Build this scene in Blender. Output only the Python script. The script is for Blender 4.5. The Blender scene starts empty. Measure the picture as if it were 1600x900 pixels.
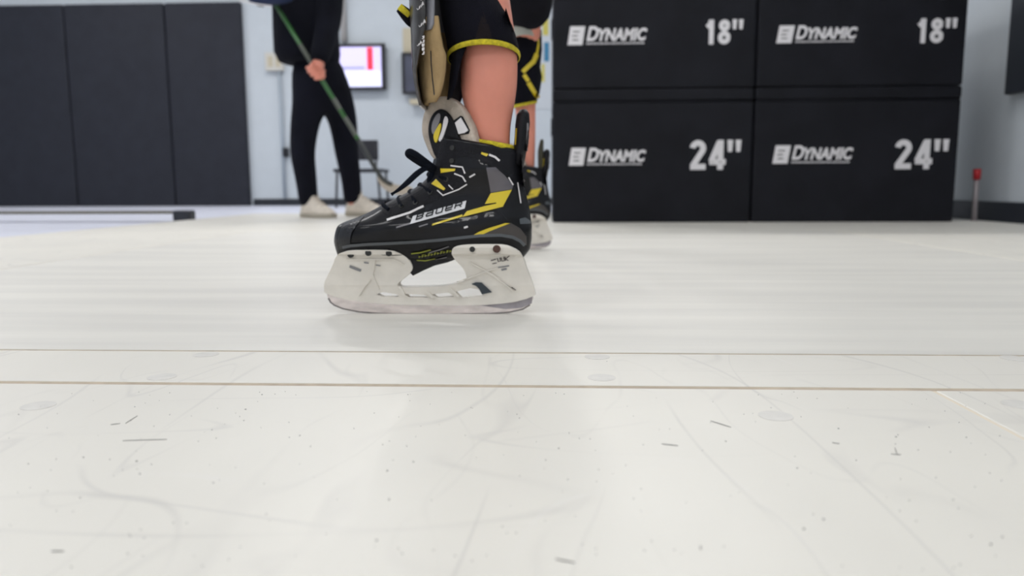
import bpy, bmesh, math, random
from mathutils import Vector, Matrix
from mathutils.bvhtree import BVHTree
S = bpy.context.scene
C = S.collection
random.seed(7)
# ------------------------------------------------------------------ camera
F, CH, YAW, PITCH, ROLL = 1188.0, 0.168, 0.0456, 0.1326, 0.0041
_f = Vector((-math.sin(YAW)*math.cos(PITCH), math.cos(YAW)*math.cos(PITCH), -math.sin(PITCH)))
_r0 = Vector((math.cos(YAW), math.sin(YAW), 0)); _u0 = _r0.cross(_f)
_r = _r0*math.cos(ROLL) - _u0*math.sin(ROLL); _u = _r0*math.sin(ROLL) + _u0*math.cos(ROLL)
CAM = Vector((0, 0, CH))
cd = bpy.data.cameras.new('camera'); cam = bpy.data.objects.new('camera', cd); C.objects.link(cam)
cd.sensor_width = 36; cd.lens = F/1600*36; cd.clip_start = 0.02
m = Matrix.Identity(4)
for i, v in enumerate((_r, _u, -_f)):
    for j in range(3): m[j][i] = v[j]
for j in range(3): m[j][3] = CAM[j]
cam.matrix_world = m
cd.dof.use_dof = True; cd.dof.focus_distance = 0.74; cd.dof.aperture_fstop = 5.8
S.camera = cam
# ------------------------------------------------------------------ world, light, exposure
S.view_settings.view_transform = 'Standard'; S.view_settings.look = 'None'
S.view_settings.gamma = 1; S.view_settings.use_curve_mapping = False
S.view_settings.exposure = -0.38
w = bpy.data.worlds.new('world'); S.world = w; w.use_nodes = True
w.node_tree.nodes['Background'].inputs[0].default_value = (0.8, 0.88, 1, 1)
w.node_tree.nodes['Background'].inputs[1].default_value = 0.3
PANEL_W, SHADOW_SPOT_W = [36, 36, 28, 20, 18, 14, 16, 16, 16, 36, 36, 36], 5.0
PANELS = [(-4.6, 5.6), (-1.9, 5.6), (0.7, 5.6), (-4.6, 2.6), (-1.9, 2.6), (0.7, 2.6), (-4.6, -0.6), (-1.9, -0.6), (0.7, -0.6), (-4.0, -3.4), (-1.2, -3.4), (1.0, -3.4)]  # last row, behind the camera, is added as frontal fill
SHADOW_SPOTS = [(-1.3, 5.0), (-0.65, 5.0), (0.0, 5.0), (0.65, 5.0), (1.3, 5.0)]  # added spot lamps out of view, placed to cast fanned leg shadows
CEIL = 3.0
def area_lamp(x, y, z, sx, sy, e, col, parent=None):
    l = bpy.data.lights.new('lamp', 'AREA'); l.shape = 'RECTANGLE'; l.size = sx; l.size_y = sy; l.energy = e; l.color = col
    o = bpy.data.objects.new('lamp', l); C.objects.link(o); o.location = (x, y, z)
    if parent: o.parent = parent
    return o

# ------------------------------------------------------------------ helpers
def ray(px, py): return _f + _r*((px-800)/F) - _u*((py-450)/F)
def onY(px, py, Y=1.0):
    d = ray(px, py); return CAM + d*(Y/d.y)
def onX(px, py, X):
    d = ray(px, py); return CAM + d*(X/d.x)
def onZ(px, py, z=0.0):
    d = ray(px, py); return CAM + d*((z-CH)/d.z)
def onP(px, py, p0, n):
    d = ray(px, py); return CAM + d*((p0-CAM).dot(n)/d.dot(n))

def mat(name, col, rough=0.5, metal=0.0, coat=0.0, bump=0.0, bscale=200.0, var=0.0, vscale=8.0, emit=0.0, sss=0.0, spec=0.5, stretch=None):
    m = bpy.data.materials.new(name); m.use_nodes = True
    nt = m.node_tree; b = nt.nodes['Principled BSDF']
    b.inputs['Base Color'].default_value = (*col, 1); b.inputs['Roughness'].default_value = rough
    b.inputs['Metallic'].default_value = metal; b.inputs['Coat Weight'].default_value = coat
    b.inputs['Coat Roughness'].default_value = 0.07; b.inputs['Specular IOR Level'].default_value = spec
    if sss: b.inputs['Subsurface Weight'].default_value = sss; b.inputs['Subsurface Radius'].default_value = (0.01, 0.004, 0.002); b.inputs['Subsurface Scale'].default_value = 0.5
    tc = nt.nodes.new('ShaderNodeTexCoord'); src = tc.outputs['Object']
    if stretch:
        mp = nt.nodes.new('ShaderNodeMapping'); mp.inputs['Scale'].default_value = stretch
        nt.links.new(src, mp.inputs[0]); src = mp.outputs[0]
    if var:
        n = nt.nodes.new('ShaderNodeTexNoise'); n.inputs['Scale'].default_value = vscale; n.inputs['Detail'].default_value = 6
        nt.links.new(src, n.inputs['Vector'])
        r = nt.nodes.new('ShaderNodeValToRGB'); r.color_ramp.elements[0].position = 0.3; r.color_ramp.elements[1].position = 0.7
        r.color_ramp.elements[0].color = (*[max(0, c*(1-var)) for c in col], 1); r.color_ramp.elements[1].color = (*[min(1, c*(1+var)) for c in col], 1)
        nt.links.new(n.outputs['Fac'], r.inputs[0]); nt.links.new(r.outputs[0], b.inputs['Base Color'])
    if bump:
        n = nt.nodes.new('ShaderNodeTexNoise'); n.inputs['Scale'].default_value = bscale; n.inputs['Detail'].default_value = 3
        nt.links.new(src, n.inputs['Vector'])
        bp = nt.nodes.new('ShaderNodeBump'); bp.inputs['Strength'].default_value = bump; bp.inputs['Distance'].default_value = 0.002
        nt.links.new(n.outputs['Fac'], bp.inputs['Height']); nt.links.new(bp.outputs[0], b.inputs['Normal'])
    if emit:
        b.inputs['Emission Color'].default_value = (*col, 1); b.inputs['Emission Strength'].default_value = emit
    return m

def link(name, me, m, parent=None, label=None, smooth=False):
    o = bpy.data.objects.new(name, me); C.objects.link(o)
    if m: me.materials.append(m)
    if parent: o.parent = parent; o.matrix_parent_inverse = parent.matrix_world.inverted()
    if label: o['label'] = label
    if smooth:
        for p in me.polygons: p.use_smooth = True
    return o
def bobj(name, bm, m, parent=None, label=None, smooth=False):
    bmesh.ops.recalc_face_normals(bm, faces=bm.faces)
    me = bpy.data.meshes.new(name); bm.to_mesh(me); bm.free()
    return link(name, me, m, parent, label, smooth)
def thing(name, label, cat, loc=(0, 0, 0), group=None):
    o = bpy.data.objects.new(name, None); C.objects.link(o); o.empty_display_size = 0.05
    o.matrix_world = Matrix.Translation(Vector(loc)); o['label'] = label; o['category'] = cat
    if group: o['group'] = group
    return o
def tag(o, label, cat, group=None, kind=None):
    o['label'] = label; o['category'] = cat
    if group: o['group'] = group
    if kind: o['kind'] = kind
    return o
def struct(o): o['kind'] = 'structure'; return o
def add_box(bm, lo, hi, bev=0.0, seg=2):
    b = bmesh.new(); bmesh.ops.create_cube(b, size=1)
    for v in b.verts:
        v.co = Vector([lo[i]+(v.co[i]+0.5)*(hi[i]-lo[i]) for i in range(3)])
    if bev: bmesh.ops.bevel(b, geom=b.edges[:], offset=bev, segments=seg, affect='EDGES', profile=0.5)
    me = bpy.data.meshes.new('t'); b.to_mesh(me); b.free(); bm.from_mesh(me); bpy.data.meshes.remove(me)
def box(name, lo, hi, m, parent=None, label=None, bev=0.0, seg=2):
    bm = bmesh.new(); add_box(bm, lo, hi, bev, seg); return bobj(name, bm, m, parent, label)
def catmull(pts, n):
    P = [Vector(p) for p in pts]; out = []
    for i in range(len(P)-1):
        p0 = P[max(i-1, 0)]; p1 = P[i]; p2 = P[i+1]; p3 = P[min(i+2, len(P)-1)]
        for k in range(n):
            t = k/n
            out.append(0.5*((2*p1)+(p2-p0)*t+(2*p0-5*p1+4*p2-p3)*t*t+(3*p1-p0-3*p2+p3)*t**3))
    out.append(P[-1]); return out
def add_tube(bm, pts, r, seg=10, smooth=0, flat=1.0, up=Vector((0, 1, 0)), caps=True):
    if smooth: 
        rr = [r]*len(pts) if not isinstance(r, (list, tuple)) else list(r)
        q = catmull([(*p, ) for p in pts], smooth); R = []
        for i in range(len(rr)-1):
            for k in range(smooth): R.append(rr[i]+(rr[i+1]-rr[i])*k/smooth)
        R.append(rr[-1]); pts, r = q, R
    if not isinstance(r, (list, tuple)): r = [r]*len(pts)
    pts = [Vector(p) for p in pts]; rings = []
    for i, p in enumerate(pts):
        d = (pts[min(i+1, len(pts)-1)]-pts[max(i-1, 0)]).normalized()
        a = d.cross(up)
        if a.length < 0.05: a = d.cross(Vector((1, 0, 0.2)))
        a.normalize(); b = d.cross(a).normalized()
        rings.append([bm.verts.new(p+a*(r[i]*math.cos(2*math.pi*k/seg))+b*(r[i]*flat*math.sin(2*math.pi*k/seg))) for k in range(seg)])
    for i in range(len(rings)-1):
        for k in range(seg): bm.faces.new((rings[i][k], rings[i][(k+1) % seg], rings[i+1][(k+1) % seg], rings[i+1][k]))
    if caps: bm.faces.new(rings[0][::-1]); bm.faces.new(rings[-1])
def tube(name, pts, r, m, parent=None, label=None, seg=10, smooth=0, flat=1.0, up=Vector((0, 1, 0))):
    bm = bmesh.new(); add_tube(bm, pts, r, seg, smooth, flat, up); return bobj(name, bm, m, parent, label, True)
def loft(name, rings, m, parent=None, label=None, cap0=True, cap1=True, smooth=True):
    bm = bmesh.new(); R = [[bm.verts.new(p) for p in ring] for ring in rings]; n = len(R[0])
    for i in range(len(R)-1):
        for k in range(n): bm.faces.new((R[i][k], R[i][(k+1) % n], R[i+1][(k+1) % n], R[i+1][k]))
    if cap0: bm.faces.new(R[0][::-1])
    if cap1: bm.faces.new(R[-1])
    return bobj(name, bm, m, parent, label, smooth)
def curve_mesh(splines, depth, bev=0.0):
    """filled 2D polygons with holes -> mesh, x,y in plane, z extrusion +-depth"""
    cu = bpy.data.curves.new('c', 'CURVE'); cu.dimensions = '2D'; cu.fill_mode = 'BOTH'; cu.extrude = depth; cu.bevel_depth = bev; cu.bevel_resolution = 2
    for pts in splines:
        s = cu.splines.new('POLY'); s.points.add(len(pts)-1); s.use_cyclic_u = True
        for i, p in enumerate(pts): s.points[i].co = (p[0], p[1], 0, 1)
    o = bpy.data.objects.new('c', cu); C.objects.link(o); dg = bpy.context.evaluated_depsgraph_get(); dg.update()
    me = bpy.data.meshes.new_from_object(o.evaluated_get(dg)); bpy.data.objects.remove(o); bpy.data.curves.remove(cu)
    return me
def text_mesh(s, size, extrude=0.0, shear=0.0, offset=0.0, sx=1.0, space=1.0):
    cu = bpy.data.curves.new('t', 'FONT'); cu.body = s; cu.size = size; cu.shear = shear; cu.offset = offset; cu.extrude = extrude; cu.space_character = space
    o = bpy.data.objects.new('t', cu); C.objects.link(o); dg = bpy.context.evaluated_depsgraph_get(); dg.update()
    me = bpy.data.meshes.new_from_object(o.evaluated_get(dg)); bpy.data.objects.remove(o); bpy.data.curves.remove(cu)
    for v in me.vertices: v.co.x *= sx
    return me
def smooth_poly(pts, n=6):
    P = [Vector((p[0], p[1], 0)) for p in pts]; L = len(P); out = []
    for i in range(L):
        p0, p1, p2, p3 = P[i-1], P[i], P[(i+1) % L], P[(i+2) % L]
        for k in range(n):
            t = k/n; q = 0.5*((2*p1)+(p2-p0)*t+(2*p0-5*p1+4*p2-p3)*t*t+(3*p1-p0-3*p2+p3)*t**3)
            out.append((q.x, q.y))
    return out
def densify(bm, L):
    bmesh.ops.triangulate(bm, faces=bm.faces[:])
    for _ in range(7):
        es = [e for e in bm.edges if e.calc_length() > L]
        if not es: break
        bmesh.ops.subdivide_edges(bm, edges=es, cuts=1); bmesh.ops.triangulate(bm, faces=bm.faces[:])
def stroke2d(pts, w):
    """polyline -> polygon of width w (2D)"""
    L, R = [], []
    for i, p in enumerate(pts):
        a = Vector(pts[max(i-1, 0)]); b = Vector(pts[min(i+1, len(pts)-1)]); d = (b-a).normalized(); n = Vector((-d.y, d.x))*w/2
        L.append((p[0]+n.x, p[1]+n.y)); R.append((p[0]-n.x, p[1]-n.y))
    return L+R[::-1]
def bvh_of(objs):
    V, Fc = [], []
    for o in objs:
        k = len(V); V += [o.matrix_world @ v.co for v in o.data.vertices]; Fc += [[k+i for i in p.vertices] for p in o.data.polygons]
    return BVHTree.FromPolygons(V, Fc)
def decal(name, polys, bvh, m, parent, Y0=0.955, eps=0.0008, label=None, L=0.0035, pix=True, far=0.0, me=None):
    """thin marking laid on a surface as seen from its side"""
    if me is None and len(polys) > 1 and not name.endswith(('letters', 'scribble', 'outsole_text')):
        for pg in polys: o = decal(name, [pg], bvh, m, parent, Y0, eps, label, L, pix)
        return o
    bm = bmesh.new()
    if me is not None: bm.from_mesh(me)
    else:
        for poly in polys:
            vs = []
            for p in poly:
                q = onY(p[0], p[1], Y0) if pix else Vector((p[0], 0, p[1]))
                vs.append(bm.verts.new((q.x, 0, q.z)))
            bm.faces.new(vs)
    densify(bm, L)
    last = Y0
    for v in bm.verts:
        h = bvh.ray_cast(Vector((v.co.x, -1.0+Y0, v.co.z)), Vector((0, 1, 0)), 1.5)
        if h[0] is None: v.co.y = last
        else: v.co = h[0]+Vector((0, -eps, 0))+Vector((0, 0, 0)); last = v.co.y
    geom = bmesh.ops.extrude_face_region(bm, geom=bm.faces[:])
    for v in geom['geom']:
        if isinstance(v, bmesh.types.BMVert): v.co.y += eps*0.9
    return bobj(name, bm, m, parent, label, False)
def skin(name, verts, edges, radii, m, parent=None, sub=2, root=0):
    me = bpy.data.meshes.new(name); me.from_pydata([tuple(v) for v in verts], edges, [])
    o = bpy.data.objects.new(name, me); C.objects.link(o)
    md = o.modifiers.new('s', 'SKIN'); md.use_smooth_shade = True
    for i, r in enumerate(radii):
        sv = me.skin_vertices[0].data[i]; sv.radius = (r, r) if not isinstance(r, tuple) else r; sv.use_root = (i == root)
    sd = o.modifiers.new('b', 'SUBSURF'); sd.levels = sub; sd.render_levels = sub
    dg = bpy.context.evaluated_depsgraph_get(); dg.update()
    m2 = bpy.data.meshes.new_from_object(o.evaluated_get(dg)); bpy.data.objects.remove(o); bpy.data.meshes.remove(me)
    m2.materials.clear(); return link(name, m2, m, parent, None, True)
def chains(cs):
    """list of chains [(pos, r), ...]; equal positions are merged"""
    V, R, E, idx = [], [], [], {}
    for ch in cs:
        prev = None
        for p, r in ch:
            k = tuple(round(c, 5) for c in p)
            if k not in idx: idx[k] = len(V); V.append(p); R.append(r)
            if prev is not None and prev != idx[k]: E.append((prev, idx[k]))
            prev = idx[k]
    return V, E, R

# ------------------------------------------------------------------ materials
def ice_mat(name, col, streak=False, scale=1.0):
    m = bpy.data.materials.new(name); m.use_nodes = True; nt = m.node_tree; b = nt.nodes['Principled BSDF']
    N = nt.nodes.new; Lk = nt.links.new
    tc = N('ShaderNodeTexCoord')
    mp = N('ShaderNodeMapping'); Lk(tc.outputs['Object'], mp.inputs[0])
    if streak: mp.inputs['Scale'].default_value = (0.9, 10, 1)
    n1 = N('ShaderNodeTexNoise'); n1.inputs['Scale'].default_value = 1.6 if streak else 2.5; n1.inputs['Detail'].default_value = 5; Lk(mp.outputs[0], n1.inputs['Vector'])
    r1 = N('ShaderNodeValToRGB'); e = r1.color_ramp.elements; e[0].position = 0.3; e[1].position = 0.68
    d = 0.87 if streak else 0.93
    e[0].color = (col[0]*d, col[1]*d, col[2]*(d+0.01), 1); e[1].color = (*col, 1)
    Lk(n1.outputs['Fac'], r1.inputs[0]); cur = r1.outputs[0]
    if not streak:
        # hairline skate scratches: thin contour lines of stretched, distorted noise, broken up by a second noise
        for k, (sc, wd, st, ang, dark) in enumerate([(3.5, 0.0045, (1, .35, 1), 0.5, 0.80), (2.6, 0.0035, (.3, 1, 1), -0.3, 0.84), (5.0, 0.006, (1, .2, 1), 1.1, 0.86), (4.0, 0.004, (1, .5, 1), 2.2, 1.1), (9, 0.007, (1, .3, 1), .1, 0.82), (11, 0.008, (1, .25, 1), 2.6, 0.86), (7, 0.006, (.25, 1, 1), .8, 0.88)]):
            mk = N('ShaderNodeMapping'); mk.inputs['Rotation'].default_value = (0, 0, ang); mk.inputs['Scale'].default_value = st; mk.inputs['Location'].default_value = (k*3.1, k*1.7, 0)
            Lk(tc.outputs['Object'], mk.inputs[0])
            nn = N('ShaderNodeTexNoise'); nn.inputs['Scale'].default_value = sc; nn.inputs['Detail'].default_value = 1.2; Lk(mk.outputs[0], nn.inputs['Vector'])
            s = N('ShaderNodeMath'); s.operation = 'SUBTRACT'; s.inputs[1].default_value = 0.5; Lk(nn.outputs['Fac'], s.inputs[0])
            a = N('ShaderNodeMath'); a.operation = 'ABSOLUTE'; Lk(s.outputs[0], a.inputs[0])
            mr = N('ShaderNodeMapRange'); mr.inputs['From Min'].default_value = 0; mr.inputs['From Max'].default_value = wd; mr.inputs['To Min'].default_value = 1; mr.inputs['To Max'].default_value = 0; Lk(a.outputs[0], mr.inputs[0])
            nb = N('ShaderNodeTexNoise'); nb.inputs['Scale'].default_value = 9; nb.inputs['Detail'].default_value = 3; Lk(mk.outputs[0], nb.inputs['Vector'])
            mb = N('ShaderNodeMapRange'); mb.inputs['From Min'].default_value = 0.47; mb.inputs['From Max'].default_value = 0.60; mb.inputs['To Max'].default_value = 0.55; Lk(nb.outputs['Fac'], mb.inputs[0])
            mu = N('ShaderNodeMath'); mu.operation = 'MULTIPLY'; Lk(mr.outputs[0], mu.inputs[0]); Lk(mb.outputs[0], mu.inputs[1])
            mx = N('ShaderNodeMix'); mx.data_type = 'RGBA'; Lk(mu.outputs[0], mx.inputs['Factor']); Lk(cur, mx.inputs['A'])
            mx.inputs['B'].default_value = (min(1, col[0]*dark*.9), min(1, col[1]*dark*.9), min(1, col[2]*dark*.93), 1); cur = mx.outputs['Result']
    Lk(cur, b.inputs['Base Color']); b.inputs['Roughness'].default_value = 0.42; b.inputs['Specular IOR Level'].default_value = 0.35
    n2 = N('ShaderNodeTexNoise'); n2.inputs['Scale'].default_value = 30; n2.inputs['Detail'].default_value = 4; Lk(mp.outputs[0], n2.inputs['Vector'])
    bp = N('ShaderNodeBump'); bp.inputs['Strength'].default_value = 0.06; bp.inputs['Distance'].default_value = 0.004; Lk(n2.outputs['Fac'], bp.inputs['Height']); Lk(bp.outputs[0], b.inputs['Normal'])
    return m
ICE = (0.81, 0.785, 0.71)
M = dict(
 ice=ice_mat('white_synthetic_ice', ICE),
 belt=ice_mat('white_belt', (0.81, 0.79, 0.725), True),
 filler=mat('beige_joint_filler', (0.50, 0.42, 0.32), 0.8, var=0.15, vscale=60),
  joint=mat('cream_joint_strip', (0.80, 0.72, 0.58), 0.6, bump=0.05),
 floor=mat('pale_blue_floor', (0.78, 0.80, 0.90), 0.4, var=0.04, vscale=3),
 wall=mat('pale_blue_wall', (0.62, 0.67, 0.71), 0.8, bump=0.1, bscale=80, var=0.02),
 ceiling=mat('white_ceiling', (0.8, 0.8, 0.8), 0.9, bump=0.1),
 basebd=mat('black_baseboard', (0.015, 0.018, 0.025), 0.45, bump=0.05),
 pad=mat('charcoal_wall_pad_vinyl', (0.026, 0.028, 0.038), 0.55, bump=0.15, bscale=120, var=0.1, spec=0.25),
 vinyl=mat('black_box_vinyl', (0.0105, 0.011, 0.0150), 0.55, bump=0.25, bscale=260, var=0.22, vscale=6, spec=0.16),
 print=mat('white_print', (0.82, 0.80, 0.82), 0.6, bump=0.05),
 boot=mat('black_composite_boot', (0.005, 0.005, 0.0065), 0.34, coat=0.36, spec=0.12, bump=0.12, bscale=420, var=0.35, vscale=40, stretch=(1, 1, 2.2)),
 bootmatte=mat('black_boot_cuff', (0.008, 0.008, 0.0105), 0.5, bump=0.4, bscale=300, spec=0.18, var=0.2, vscale=60),
 toecap=mat('grey_black_toe_cap', (0.014, 0.015, 0.018), 0.38, coat=0.2, spec=0.3, bump=0.1, bscale=150),
 lip=mat('slate_grey_outsole_lip', (0.075, 0.085, 0.095), 0.3, coat=0.4, bump=0.1),
 quarter=mat('gunmetal_quarter_panel', (0.11, 0.10, 0.115), 0.28, metal=0.3, coat=0.7, bump=0.05),
 brown=mat('dark_olive_panel', (0.045, 0.037, 0.034), 0.35, coat=0.3, bump=0.05),
 yellow=mat('yellow_skate_trim', (0.72, 0.55, 0.02), 0.3, coat=0.4, bump=0.05),
 dyellow=mat('dull_yellow_print', (0.30, 0.32, 0.03), 0.45, bump=0.05),
 silver=mat('silver_print', (0.76, 0.73, 0.73), 0.35, coat=0.3, bump=0.03),
 dsilver=mat('worn_silver_print', (0.22, 0.21, 0.22), 0.4, bump=0.05),
 logoplate=mat('light_grey_logo_plate', (0.74, 0.74, 0.76), 0.35, coat=0.3, bump=0.03),
 edge=mat('worn_steel_edge', (0.22, 0.20, 0.19), 0.45, metal=0.6, bump=0.1),
 dullsteel=mat('dull_steel_patch', (0.36, 0.33, 0.35), 0.5, metal=0.4, bump=0.2, var=0.15, vscale=60),
 felt=mat('beige_tongue_felt', (0.50, 0.43, 0.36), 0.95, bump=0.8, bscale=350, var=0.18, vscale=50),
 holder=mat('off_white_blade_holder', (0.82, 0.775, 0.70), 0.38, bump=0.2, bscale=60, var=0.07, vscale=35, spec=0.4),
 steel=mat('scuffed_steel_runner', (0.78, 0.70, 0.67), 0.26, metal=0.85, bump=0.12, bscale=160, var=0.22, vscale=40, stretch=(1, 1, 2.5)),
 hole=mat('dark_bolt_recess', (0.02, 0.02, 0.018), 0.6, bump=0.1),
 rust=mat('rusty_rivet', (0.07, 0.028, 0.018), 0.6, bump=0.4, var=0.4, vscale=200),
 trigger=mat('slate_blade_release', (0.035, 0.048, 0.06), 0.5, bump=0.1),
 greyprint=mat('faded_grey_print', (0.26, 0.26, 0.27), 0.6, bump=0.05),
 inkprint=mat('dark_holder_print', (0.09, 0.075, 0.07), 0.6, bump=0.05),
 lace=mat('black_lace', (0.004, 0.006, 0.012), 0.9, spec=0.15, bump=0.6, bscale=900),
 skin=mat('skin', (0.72, 0.275, 0.195), 0.5, bump=0.1, bscale=150, var=0.07, vscale=25, sss=0.12),
 sleeve=mat('black_compression_knit', (0.004, 0.004, 0.008), 0.9, spec=0.15, bump=0.5, bscale=600, var=0.2, vscale=20),
 mesh=mat('dark_brown_black_knit_panel', (0.009, 0.006, 0.007), 0.85, spec=0.2, bump=0.5, bscale=600),
 knit=mat('yellow_knit_trim', (0.60, 0.50, 0.02), 0.85, bump=0.8, bscale=700, var=0.3, vscale=220),
 shell=mat('scuffed_gunmetal_shin_shell', (0.060, 0.052, 0.047), 0.3, metal=0.25, coat=0.5, bump=0.5, bscale=50, var=0.7, vscale=45, stretch=(1, 1, 0.5)),
 rim=mat('grey_shin_rim', (0.20, 0.20, 0.22), 0.4, bump=0.2, var=0.2, vscale=30),
 tan=mat('tan_suede_padding', (0.36, 0.245, 0.115), 0.9, bump=0.7, bscale=120, var=0.2, vscale=30),
 jacket=mat('black_jacket_fabric', (0.005, 0.0055, 0.010), 0.9, spec=0.15, bump=0.5, bscale=60, var=0.3),
 pants=mat('dark_navy_trousers', (0.006, 0.0065, 0.012), 0.9, spec=0.15, bump=0.5, bscale=50, var=0.3),
 shoe=mat('cream_knit_shoe', (0.72, 0.65, 0.56), 0.85, bump=0.6, bscale=200, var=0.1, vscale=30),
 sole=mat('tan_shoe_sole', (0.42, 0.38, 0.31), 0.7, bump=0.3, var=0.1),
 navy=mat('navy_glove_fabric', (0.010, 0.022, 0.075), 0.75, bump=0.4, bscale=80),
 green=mat('green_stick_shaft', (0.025, 0.13, 0.022), 0.35, coat=0.3, bump=0.05),
 stickprint=mat('dark_grey_shaft_print', (0.09, 0.10, 0.08), 0.4, bump=0.05),
 stickblk=mat('black_stick_shaft', (0.02, 0.024, 0.022), 0.4, coat=0.2, bump=0.05),
 tape=mat('beige_blade_tape', (0.48, 0.42, 0.35), 0.9, bump=0.6, bscale=150),
 chair=mat('black_chair_plastic', (0.015, 0.016, 0.022), 0.5, bump=0.2),
 metal=mat('grey_metal_tube', (0.35, 0.35, 0.37), 0.4, metal=0.7, bump=0.05),
 bezel=mat('black_screen_bezel', (0.012, 0.013, 0.018), 0.35, bump=0.03),
 screen=mat('lit_screen_lavender', (0.66, 0.62, 0.95), 0.4, emit=0.75),
 screenw=mat('lit_screen_pale_band', (0.74, 0.76, 1.0), 0.4, emit=0.85),
 screenr=mat('lit_screen_red', (0.85, 0.03, 0.07), 0.4, emit=0.9),
 screengr=mat('lit_screen_grey_line', (0.42, 0.42, 0.62), 0.4, emit=0.6),
 dimscreen=mat('dim_screen', (0.05, 0.055, 0.085), 0.3, emit=0.35, var=0.3, vscale=4),
 cream=mat('cream_plastic', (0.66, 0.64, 0.58), 0.5, bump=0.05),
 beige=mat('beige_board', (0.58, 0.52, 0.38), 0.7, bump=0.1),
 pipe=mat('pale_grey_conduit', (0.52, 0.50, 0.48), 0.5, bump=0.05),
 bluegrey=mat('blue_grey_conduit', (0.42, 0.48, 0.54), 0.5, bump=0.05),
 red=mat('red_rubber_cap', (0.45, 0.012, 0.02), 0.5, bump=0.1),
 rod=mat('grey_rod', (0.36, 0.32, 0.33), 0.45, metal=0.4, bump=0.05),
 slide=mat('grey_slide_board', (0.30, 0.29, 0.33), 0.35, var=0.05),
 brass=mat('olive_metal_edge', (0.12, 0.11, 0.065), 0.45, metal=0.3, bump=0.1),
 poster=mat('white_poster_paper', (0.62, 0.66, 0.70), 0.7, bump=0.02),
 posterblue=mat('blue_poster_print', (0.05, 0.22, 0.38), 0.7, bump=0.02),
 postery=mat('yellow_poster_print', (0.62, 0.55, 0.12), 0.7, bump=0.02),
 speck=mat('dark_shaving', (0.06, 0.055, 0.06), 0.8, bump=0.1),
 plug=mat('grey_screw_plug', (0.70, 0.68, 0.635), 0.5, var=0.06, vscale=80),
 olive=mat('olive_black_fabric', (0.05, 0.048, 0.03), 0.8, bump=0.4),
 paleshirt=mat('pale_grey_pad_foam', (0.45, 0.45, 0.40), 0.9, bump=0.4),
 diffuser=mat('lamp_diffuser', (0.95, 0.97, 1.0), 0.5, emit=2.0),
 white=mat('white_metal', (0.75, 0.75, 0.75), 0.5, bump=0.03),
)

# ------------------------------------------------------------------ room shell
WY, RX, LX, FY = 7.6, 2.14, -6.5, -5.0
struct(box('floor', (LX, FY, -0.10), (RX, WY, -0.012), M['floor']))
struct(box('ceiling', (LX, FY, CEIL), (RX, WY, CEIL+0.1), M['ceiling']))
struct(box('wall_back', (LX, WY, -0.1), (RX, WY+0.1, CEIL), M['wall']))
struct(box('wall_right', (RX, FY, -0.1), (RX+0.1, WY, CEIL), M['wall']))
struct(box('wall_left', (LX-0.1, FY, -0.1), (LX, WY, CEIL), M['wall']))
struct(box('wall_front', (LX, FY-0.1, -0.1), (RX, FY, CEIL), M['wall']))
struct(box('baseboard_back', (-2.95, WY-0.015, -0.012), (RX, WY, 0.055), M['basebd'], bev=0.004))
struct(box('baseboard_right', (RX-0.015, FY, -0.012), (RX, WY-0.02, 0.088), M['basebd'], bev=0.004))
# ceiling lamps; the front panel row and the spot heads are added
for i, (x, y) in enumerate(PANELS):
    t = thing('ceiling_light', ['ceiling light panel above the skating belt'][0], 'ceiling light', (x, y, CEIL), 'square light panels set in the ceiling')
    t['label'] = 'white light panel on the ceiling, %s of the %s row' % (['left', 'middle', 'right'][i % 3], ['rear', 'second', 'third', 'added front fill'][i//3])
    bm = bmesh.new()
    add_box(bm, (x-.64, y-.34, CEIL-.04), (x+.64, y-.30, CEIL-.001)); add_box(bm, (x-.64, y+.30, CEIL-.04), (x+.64, y+.34, CEIL-.001))
    add_box(bm, (x-.64, y-.30, CEIL-.04), (x-.60, y+.30, CEIL-.001)); add_box(bm, (x+.60, y-.30, CEIL-.04), (x+.64, y+.30, CEIL-.001))
    bobj('frame', bm, M['white'], t)
    box('diffuser', (x-.598, y-.298, CEIL-.02), (x+.598, y+.298, CEIL-.008), M['diffuser'], t)
    l = area_lamp(x, y, CEIL-.045, 1.15, 0.55, PANEL_W[i], (1.0, 0.985, 0.97)); l.parent = t; l.matrix_parent_inverse = t.matrix_world.inverted()
for i, (x, y) in enumerate(SHADOW_SPOTS):
    t = thing('added_spotlight', 'small white spot lamp added for leg shadows, ' + ['leftmost', 'second from the left', 'middle one', 'fourth from the left', 'rightmost'][i] + ' of the row of five', 'added_spotlight', (x, y, CEIL), 'row of added spot lamps that shape the shadows')
    tube('mount', [(x, y, CEIL-.001), (x, y, CEIL-.10)], 0.012, M['white'], t)
    bm = bmesh.new(); add_tube(bm, [(x, y+.03, CEIL-.09), (x, y-.02, CEIL-.22)], [0.035, 0.05], 20); bobj('housing', bm, M['white'], t, smooth=True)
    l = bpy.data.lights.new('lamp', 'SPOT'); l.energy = SHADOW_SPOT_W*10; l.shadow_soft_size = 0.03; l.spot_size = math.radians(75); l.spot_blend = 0.6; l.color = (1, .985, .96)
    o = bpy.data.objects.new('lamp', l); C.objects.link(o); p = Vector((x, y-.03, CEIL-.275)); d = (Vector((0.0, 1.5, 0))-p)
    o.matrix_world = Matrix.Translation(p) @ d.to_track_quat('-Z', 'Y').to_matrix().to_4x4(); mw = o.matrix_world.copy(); o.parent = t; o.matrix_parent_inverse = t.matrix_world.inverted(); 

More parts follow.
